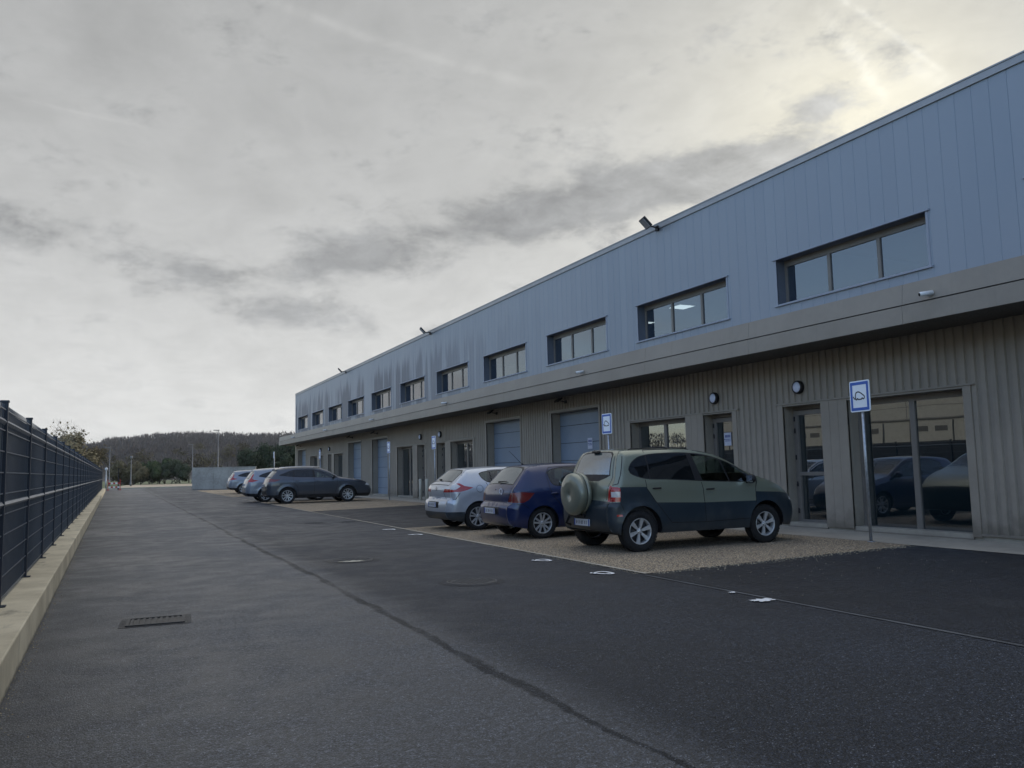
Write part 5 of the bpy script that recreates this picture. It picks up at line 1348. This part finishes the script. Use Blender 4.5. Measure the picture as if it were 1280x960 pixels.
# -------- silver SUVs
def car_silver():
    dlo = [(.62,1.30),(.80,1.41),(1.1,1.50),(1.5,1.535),(1.95,1.53),(2.3,1.46),(2.7,1.31),(3.0,1.15),(2.9,1.125),(2.3,1.15),(1.6,1.18),(1.1,1.21),(.85,1.24)]
    D, regs, par = std_side(dlo, [([(.4,1.0),(1.12,1.0),(1.12,1.8),(.4,1.8)], None), ([(1.16,1.0),(1.95,1.0),(1.92,1.8),(1.16,1.8)], 0), ([(2.03,1.0),(3.2,1.0),(3.2,1.8),(1.98,1.8)], 1)], None, ['car_glass_dark','car_glass_dark','car_glass'])
    d0 = [(1.10,1.22),(1.12,.95),(1.38,.72),(1.42,.42),(1.97,.40),(2.0,1.0),(1.95,1.58),(1.12,1.52)]
    d1 = [(2.0,1.0),(1.97,.40),(2.95,.40),(3.02,.7),(3.04,1.12),(2.7,1.34),(2.3,1.52),(1.95,1.58)]
    lamp = [(-.1,1.0),(.30,1.01),(.60,1.09),(.38,1.13),(.30,1.20),(.40,1.40),(.33,1.44),(-.1,1.3)]
    side = list(regs) + [dict(p='tail_lamp', m='lamp_red', c=[lamp]), dict(p='headlamp', m='lamp_clear', c=[[(3.95,.78),(4.35,.70),(4.7,.78),(4.2,.92)]]),
        dict(p='door', i=0, m='paint_silver', c=[d0]), dict(p='door', i=1, m='paint_silver', c=[d1]), dict(p='body', m='black_plastic', c=[[(-.3,.46),(1.6,.40),(3.0,.36),(5.3,.40),(5.3,0),(-.3,0)]])]
    strip = [dict(k='r', p='tail_lamp', m='lamp_clear', mir=True, c=[[(1.15,.86),(1.15,1.3),(1.40,1.3),(1.40,.90)]]),
             dict(k='r', p='rear_window', m='car_glass_rear', c=[[(1.20,0),(1.20,.80),(1.50,.84),(1.53,0),(1.50,-.84),(1.20,-.80)]]),
             dict(k='r', p='body', m='black_plastic', c=[[(1.17,-.84),(1.17,.84),(1.54,.88),(1.54,-.88)]]),
             dict(k='r', p='tail_lamp', m='lamp_red', mir=True, c=[[(.95,.60),(.95,1.3),(1.20,1.3),(1.09,.78)]]),
             dict(k='r', p='body', m='black_plastic', c=[[(.2,-1.3),(.2,1.3),(.50,1.3),(.50,-1.3)]]),
             dict(k='t', p='windscreen', m='car_glass', c=[[(2.25,.0),(2.25,.92),(3.08,.94),(3.15,0),(3.08,-.94),(2.25,-.92)]])]
    sp = dict(name='parked_car', L=4.6, H=1.68, zb=.25, ra=.415, arches=[(.95,.36),(3.61,.36)], paint='paint_silver', flare=.02,
        contour=[(.16,.30,.1,.08,.0),(.05,.38,.18,.14,.03),(.0,.52,.22,.17,.05),(.01,.72,.22,.17,.06),(.05,.86,.2,.15,.06),(.09,.98,.18,.13,.06),(.13,1.10,.15,.11,.05),(.20,1.19,.13,.09,.05),(.33,1.38,.10,.08,.05),(.44,1.53,.10,.08,.05),(.42,1.59,.1,.07,.04),(.6,1.625,.1,.07,.035),(1.0,1.66,.1,.07,.03),(1.4,1.68,.1,.07,.03),(1.8,1.675,.1,.07,.03),(2.2,1.60,.1,.07,.03),(2.6,1.44,.09,.06,.05),(2.9,1.28,.09,.06,.06),(3.18,1.13,.12,.07,.05),(3.6,1.06,.16,.08,.03),(4.0,.98,.18,.1,.03),(4.35,.86,.25,.16,.05),(4.53,.70,.28,.22,.07),(4.6,.54,.28,.22,.08),(4.56,.36,.22,.17,.07),(4.46,.26,.14,.1,.05)],
        W=[(.25,.86),(.35,.90),(.55,.92),(.85,.925),(1.0,.915),(1.1,.885),(1.2,.84),(1.45,.73),(1.55,.68),(1.7,.61)],
        side=side, strip=strip, parents=par, dlo=D, gaps=[d0+[d0[0]], d1+[d1[0]]], sgaps=[('r', [(.72,0),(.72,.80),(.95,.85)])], handles=[(1.28,1.02),(2.14,1.0)], doorpoly={0: d0, 1: d1}, mirror=(2.84,1.15),
        plate=.86, seat=2.1, belt=1.14, cab0=.35, cab1=3.1, roofend=2.4, wheel=(.36,.24,5,.03,.05,.05,.225,'alloy'))
    a = make_car(sp, (5.72, 44.3, .008), 'silver SUV with tall red tail lamps parked directly behind the dark grey one')
    b = copy_tree(a); b.location = (7.15, 64.2, .008); b['label'] = 'silver SUV parked farthest away, in front of the concrete wall'
car_sage(); car_blue(); car_white(); car_slate(); car_silver()
# ================================================================== SKY, SUN, CAMERA
SUN_AZ, SUN_EL = 49.5, 19.0
W = bpy.data.worlds.new('World'); S.world = W; W.use_nodes = True
q = NT(W.node_tree); W.node_tree.nodes.clear()
tc = q.n('ShaderNodeTexCoord'); D = tc.outputs['Generated']
sep = q.n('ShaderNodeSeparateXYZ'); q.link(D, sep.inputs[0]); dx, dy, dz = sep.outputs
sky = q.n('ShaderNodeTexSky', sky_type='NISHITA'); sky.sun_disc = False; sky.sun_elevation = R(SUN_EL); sky.sun_rotation = R(SUN_AZ)
sky.air_density = 1.2; sky.dust_density = .6; sky.ozone_density = 1.4
RD = 180/PI
az = q.m('MULTIPLY', q.m('ARCTAN2', dx, dy), RD); el = q.m('MULTIPLY', q.m('ARCSINE', dz), RD)
sv = Vector((math.sin(R(SUN_AZ))*math.cos(R(SUN_EL)), math.cos(R(SUN_AZ))*math.cos(R(SUN_EL)), math.sin(R(SUN_EL))))
dot = q.n('ShaderNodeVectorMath', operation='DOT_PRODUCT'); q.link(D, dot.inputs[0]); dot.inputs[1].default_value = sv
ang = q.m('MULTIPLY', q.m('ARCCOSINE', q.m('MINIMUM', dot.outputs['Value'], .99999)), RD)
# cloud-plane coordinates
den = q.m('ADD', q.m('MAXIMUM', dz, 0.0), .16)
cv = q.n('ShaderNodeCombineXYZ'); q.link(q.m('DIVIDE', dx, den), cv.inputs[0]); q.link(q.m('DIVIDE', dy, den), cv.inputs[1])
CVt = cv.outputs[0]
n1 = q.noise(CVt, 1.1, 7, .58, .4); n2 = q.noise(q.scalev(CVt, (1, .55, 1)), 2.6, 6, .6, .6); n3 = q.noise(q.scalev(CVt, (1, .7, 1)), 5.5, 8, .68, .8)
def gauss(u): return q.m('EXPONENT', q.m('MULTIPLY', q.m('MULTIPLY', u, u), -1.0))
AEc = q.n('ShaderNodeCombineXYZ'); q.link(q.m('MULTIPLY', az, .11), AEc.inputs[0]); q.link(q.m('MULTIPLY', el, .21), AEc.inputs[1]); AE = AEc.outputs[0]
n4 = q.noise(AE, 1.0, 9, .62, .35); n5 = q.noise(AE, 3.3, 8, .66, .2)
def blob(a0, e0, sa, se, slope=0.0):
    da = q.m('SUBTRACT', az, a0); de = q.m('SUBTRACT', q.m('SUBTRACT', el, e0), q.m('MULTIPLY', da, slope))
    return q.m('MULTIPLY', gauss(q.m('DIVIDE', da, sa)), gauss(q.m('DIVIDE', de, se)))
def addall(l):
    o = l[0]
    for x in l[1:]: o = q.m('ADD', o, x)
    return o
dark = addall([blob(*b) for b in [(33, 18.3, 9, 1.9, .05), (43, 19.9, 6, 1.7, .12), (38, 19.0, 4, 1.4, .1), (20, 16.2, 7, 1.9, .12), (27, 17.0, 4, 1.4, .1), (46.5, 22.4, 2.2, 1.2, .2),
    (5, 12.8, 6, 1.5, -.03), (-7, 15.0, 6, 1.6, 0), (10, 10.4, 6, 1.2, -.08), (13, 14.0, 4, 1.0, .1)]])
dk = q.ramp(q.m('ADD', q.m('MULTIPLY', q.m('MULTIPLY', dark, q.ramp(az, 8, 24, .72, 1.08)), .62), q.m('ADD', q.m('MULTIPLY', q.m('SUBTRACT', n4, .5), 2.0), q.m('MULTIPLY', q.m('SUBTRACT', n5, .5), 1.1))), .04, .72)
# veil brightness
glow = q.m('EXPONENT', q.m('MULTIPLY', q.m('POWER', q.m('DIVIDE', ang, 11.5), 1.5), -1.0))
wide = q.m('EXPONENT', q.m('MULTIPLY', q.m('DIVIDE', ang, 55.0), -1.0))
hz = q.m('EXPONENT', q.m('MULTIPLY', q.m('MAXIMUM', el, 0), -.085))
br = q.m('ADD', q.m('ADD', .300, q.m('MULTIPLY', glow, .33)), q.m('ADD', q.m('MULTIPLY', wide, .10), q.m('MULTIPLY', hz, .33)))
br = q.m('MULTIPLY', br, q.ramp(el, 6, 34, 1.0, .90))
br = q.m('MULTIPLY', br, q.m('ADD', q.m('ADD', 1.24, q.m('MULTIPLY', q.m('SUBTRACT', n4, .5), .55)), q.m('MULTIPLY', q.m('SUBTRACT', n3, .5), .30)))
tint = q.mix(q.m('MINIMUM', q.m('ADD', glow, q.m('MULTIPLY', wide, .12)), 1.0), (.975, .99, 1.0), (1.05, 1.0, .82))
tint = q.mix(q.m('MULTIPLY', hz, .5), tint, (1.01, 1.0, .955))
sc = q.n('ShaderNodeVectorMath', operation='SCALE'); q.link(tint, sc.inputs[0]); q.link(br, sc.inputs[3]); veil = sc.outputs[0]
# dark cloud undersides
dcol = q.n('ShaderNodeVectorMath', operation='SCALE'); q.link(q.mix(glow, (.96, .98, 1.0), (1.0, 1.0, .97)), dcol.inputs[0]); q.link(q.m('MULTIPLY', br, q.m('ADD', .60, q.m('MULTIPLY', q.m('SUBTRACT', q.noise(AE, 2.2, 9, .65, .3), .5), .75))), dcol.inputs[3])
cloud = q.mix(q.m('MULTIPLY', dk, .92), veil, dcol.outputs[0])
# contrails
def trail(a0, e0, a1, e1, w, amp, sc_=1.0):
    L2 = (a1-a0)**2+(e1-e0)**2; L = math.sqrt(L2); ux, uy = (a1-a0)/L, (e1-e0)/L
    u = q.m('SUBTRACT', az, a0); v = q.m('SUBTRACT', el, e0)
    t = q.m('ADD', q.m('MULTIPLY', u, ux/L), q.m('MULTIPLY', v, uy/L))
    d = q.m('ADD', q.m('MULTIPLY', u, -uy), q.m('MULTIPLY', v, ux)); d = q.m('ADD', d, q.m('MULTIPLY', q.m('SUBTRACT', n2, .5), w*3.2))
    g = gauss(q.m('DIVIDE', d, w)); m_ = q.m('MULTIPLY', q.ramp(t, -.02, .18), q.ramp(t, 1.0, .75))
    return q.m('MULTIPLY', q.m('MULTIPLY', g, m_), q.m('MULTIPLY', q.ramp(n3, .30, .62), amp))
tr = addall([trail(46.0, 29.6, 51.4, 21.2, .45, .16), trail(47.4, 29.4, 55.2, 22.2, .20, .15), trail(6.5, 30.3, 30.5, 25.0, .30, .055), trail(-8, 22.2, 2, 21.6, .10, .03), trail(52, 24.2, 56, 21.0, .5, .10)])
cloud = q.mix(1.0, cloud, q.mix(tr, (0, 0, 0), (1, 1, .95)), 'ADD')
back = q.ramp(ang, 62, 115)
over = q.m('MULTIPLY', q.ramp(el, 33, 56), 2.1)
lift = q.m('ADD', over, q.m('MULTIPLY', back, q.ramp(el, 2, 40, .75, 2.0)))
gain = q.m('MULTIPLY', q.m('ADD', 1.0, lift), 10.0)
sc2 = q.n('ShaderNodeVectorMath', operation='SCALE'); q.link(cloud, sc2.inputs[0]); q.link(gain, sc2.inputs[3])
# clearer blue sky on the side away from the sun
cover = q.ramp(q.m('ADD', ang, q.m('MULTIPLY', q.m('SUBTRACT', n1, .5), 22)), 66, 88, 1.0, .18)
skyb = q.mix(1.0, sky.outputs[0], (2.1, 2.35, 2.85), 'MULTIPLY')
fin = q.mix(cover, skyb, sc2.outputs[0])
bg = q.n('ShaderNodeBackground'); q.link(fin, bg.inputs[0]); bg.inputs[1].default_value = .1
out = q.n('ShaderNodeOutputWorld'); q.link(bg.outputs[0], out.inputs[0])
sl_ = bpy.data.lights.new('sun', 'SUN'); sl_.energy = 1.3; sl_.angle = R(10); sl_.color = (1, .93, .80)
so_ = bpy.data.objects.new('sun', sl_); C.objects.link(so_); so_.rotation_euler = (-sv).to_track_quat('-Z', 'Y').to_euler(); so_.location = (0,0,30)

cam = bpy.data.cameras.new('camera'); co = bpy.data.objects.new('camera', cam); C.objects.link(co); S.camera = co
yaw, pit, rol = R(25.33036221), R(5.78833653), R(-1.25241026)
fwd = Vector((math.sin(yaw)*math.cos(pit), math.cos(yaw)*math.cos(pit), math.sin(pit))); rt = Vector((math.cos(yaw), -math.sin(yaw), 0)); up = rt.cross(fwd)
r2 = rt*math.cos(rol)+up*math.sin(rol); u2 = -rt*math.sin(rol)+up*math.cos(rol)
co.matrix_world = Matrix(((r2.x,u2.x,-fwd.x,0),(r2.y,u2.y,-fwd.y,0),(r2.z,u2.z,-fwd.z,1.45),(0,0,0,1)))
cam.sensor_width = 36; cam.lens = 1035/1280*36; cam.clip_end = 5000; cam.clip_start = .05
S.render.resolution_x = 1024; S.render.resolution_y = 768
S.view_settings.view_transform = 'Standard'; S.view_settings.look = 'None'; S.view_settings.gamma = 1; S.view_settings.exposure = .14
S.view_settings.use_curve_mapping = False
S.render.engine = 'CYCLES'

# ---- light haze in the air
hz_ = MB().box((-1700,-1000,-1.5),(1900,2600,60))
hm = bpy.data.materials.new('haze_air'); hm.use_nodes = True; ht = hm.node_tree; ht.nodes.clear()
ho = ht.nodes.new('ShaderNodeOutputMaterial'); hv = ht.nodes.new('ShaderNodeVolumePrincipled'); hv.inputs['Color'].default_value = (.86,.88,.92,1); hv.inputs['Density'].default_value = .00016; hv.inputs['Anisotropy'].default_value = .3
ht.links.new(hv.outputs[0], ho.inputs['Volume']); MATS['haze_air'] = hm
hobj = hz_.build('haze', 'haze_air'); tag(hobj, 'thin pale haze in the air between the car park and wooded hill', 'haze', kind='stuff')
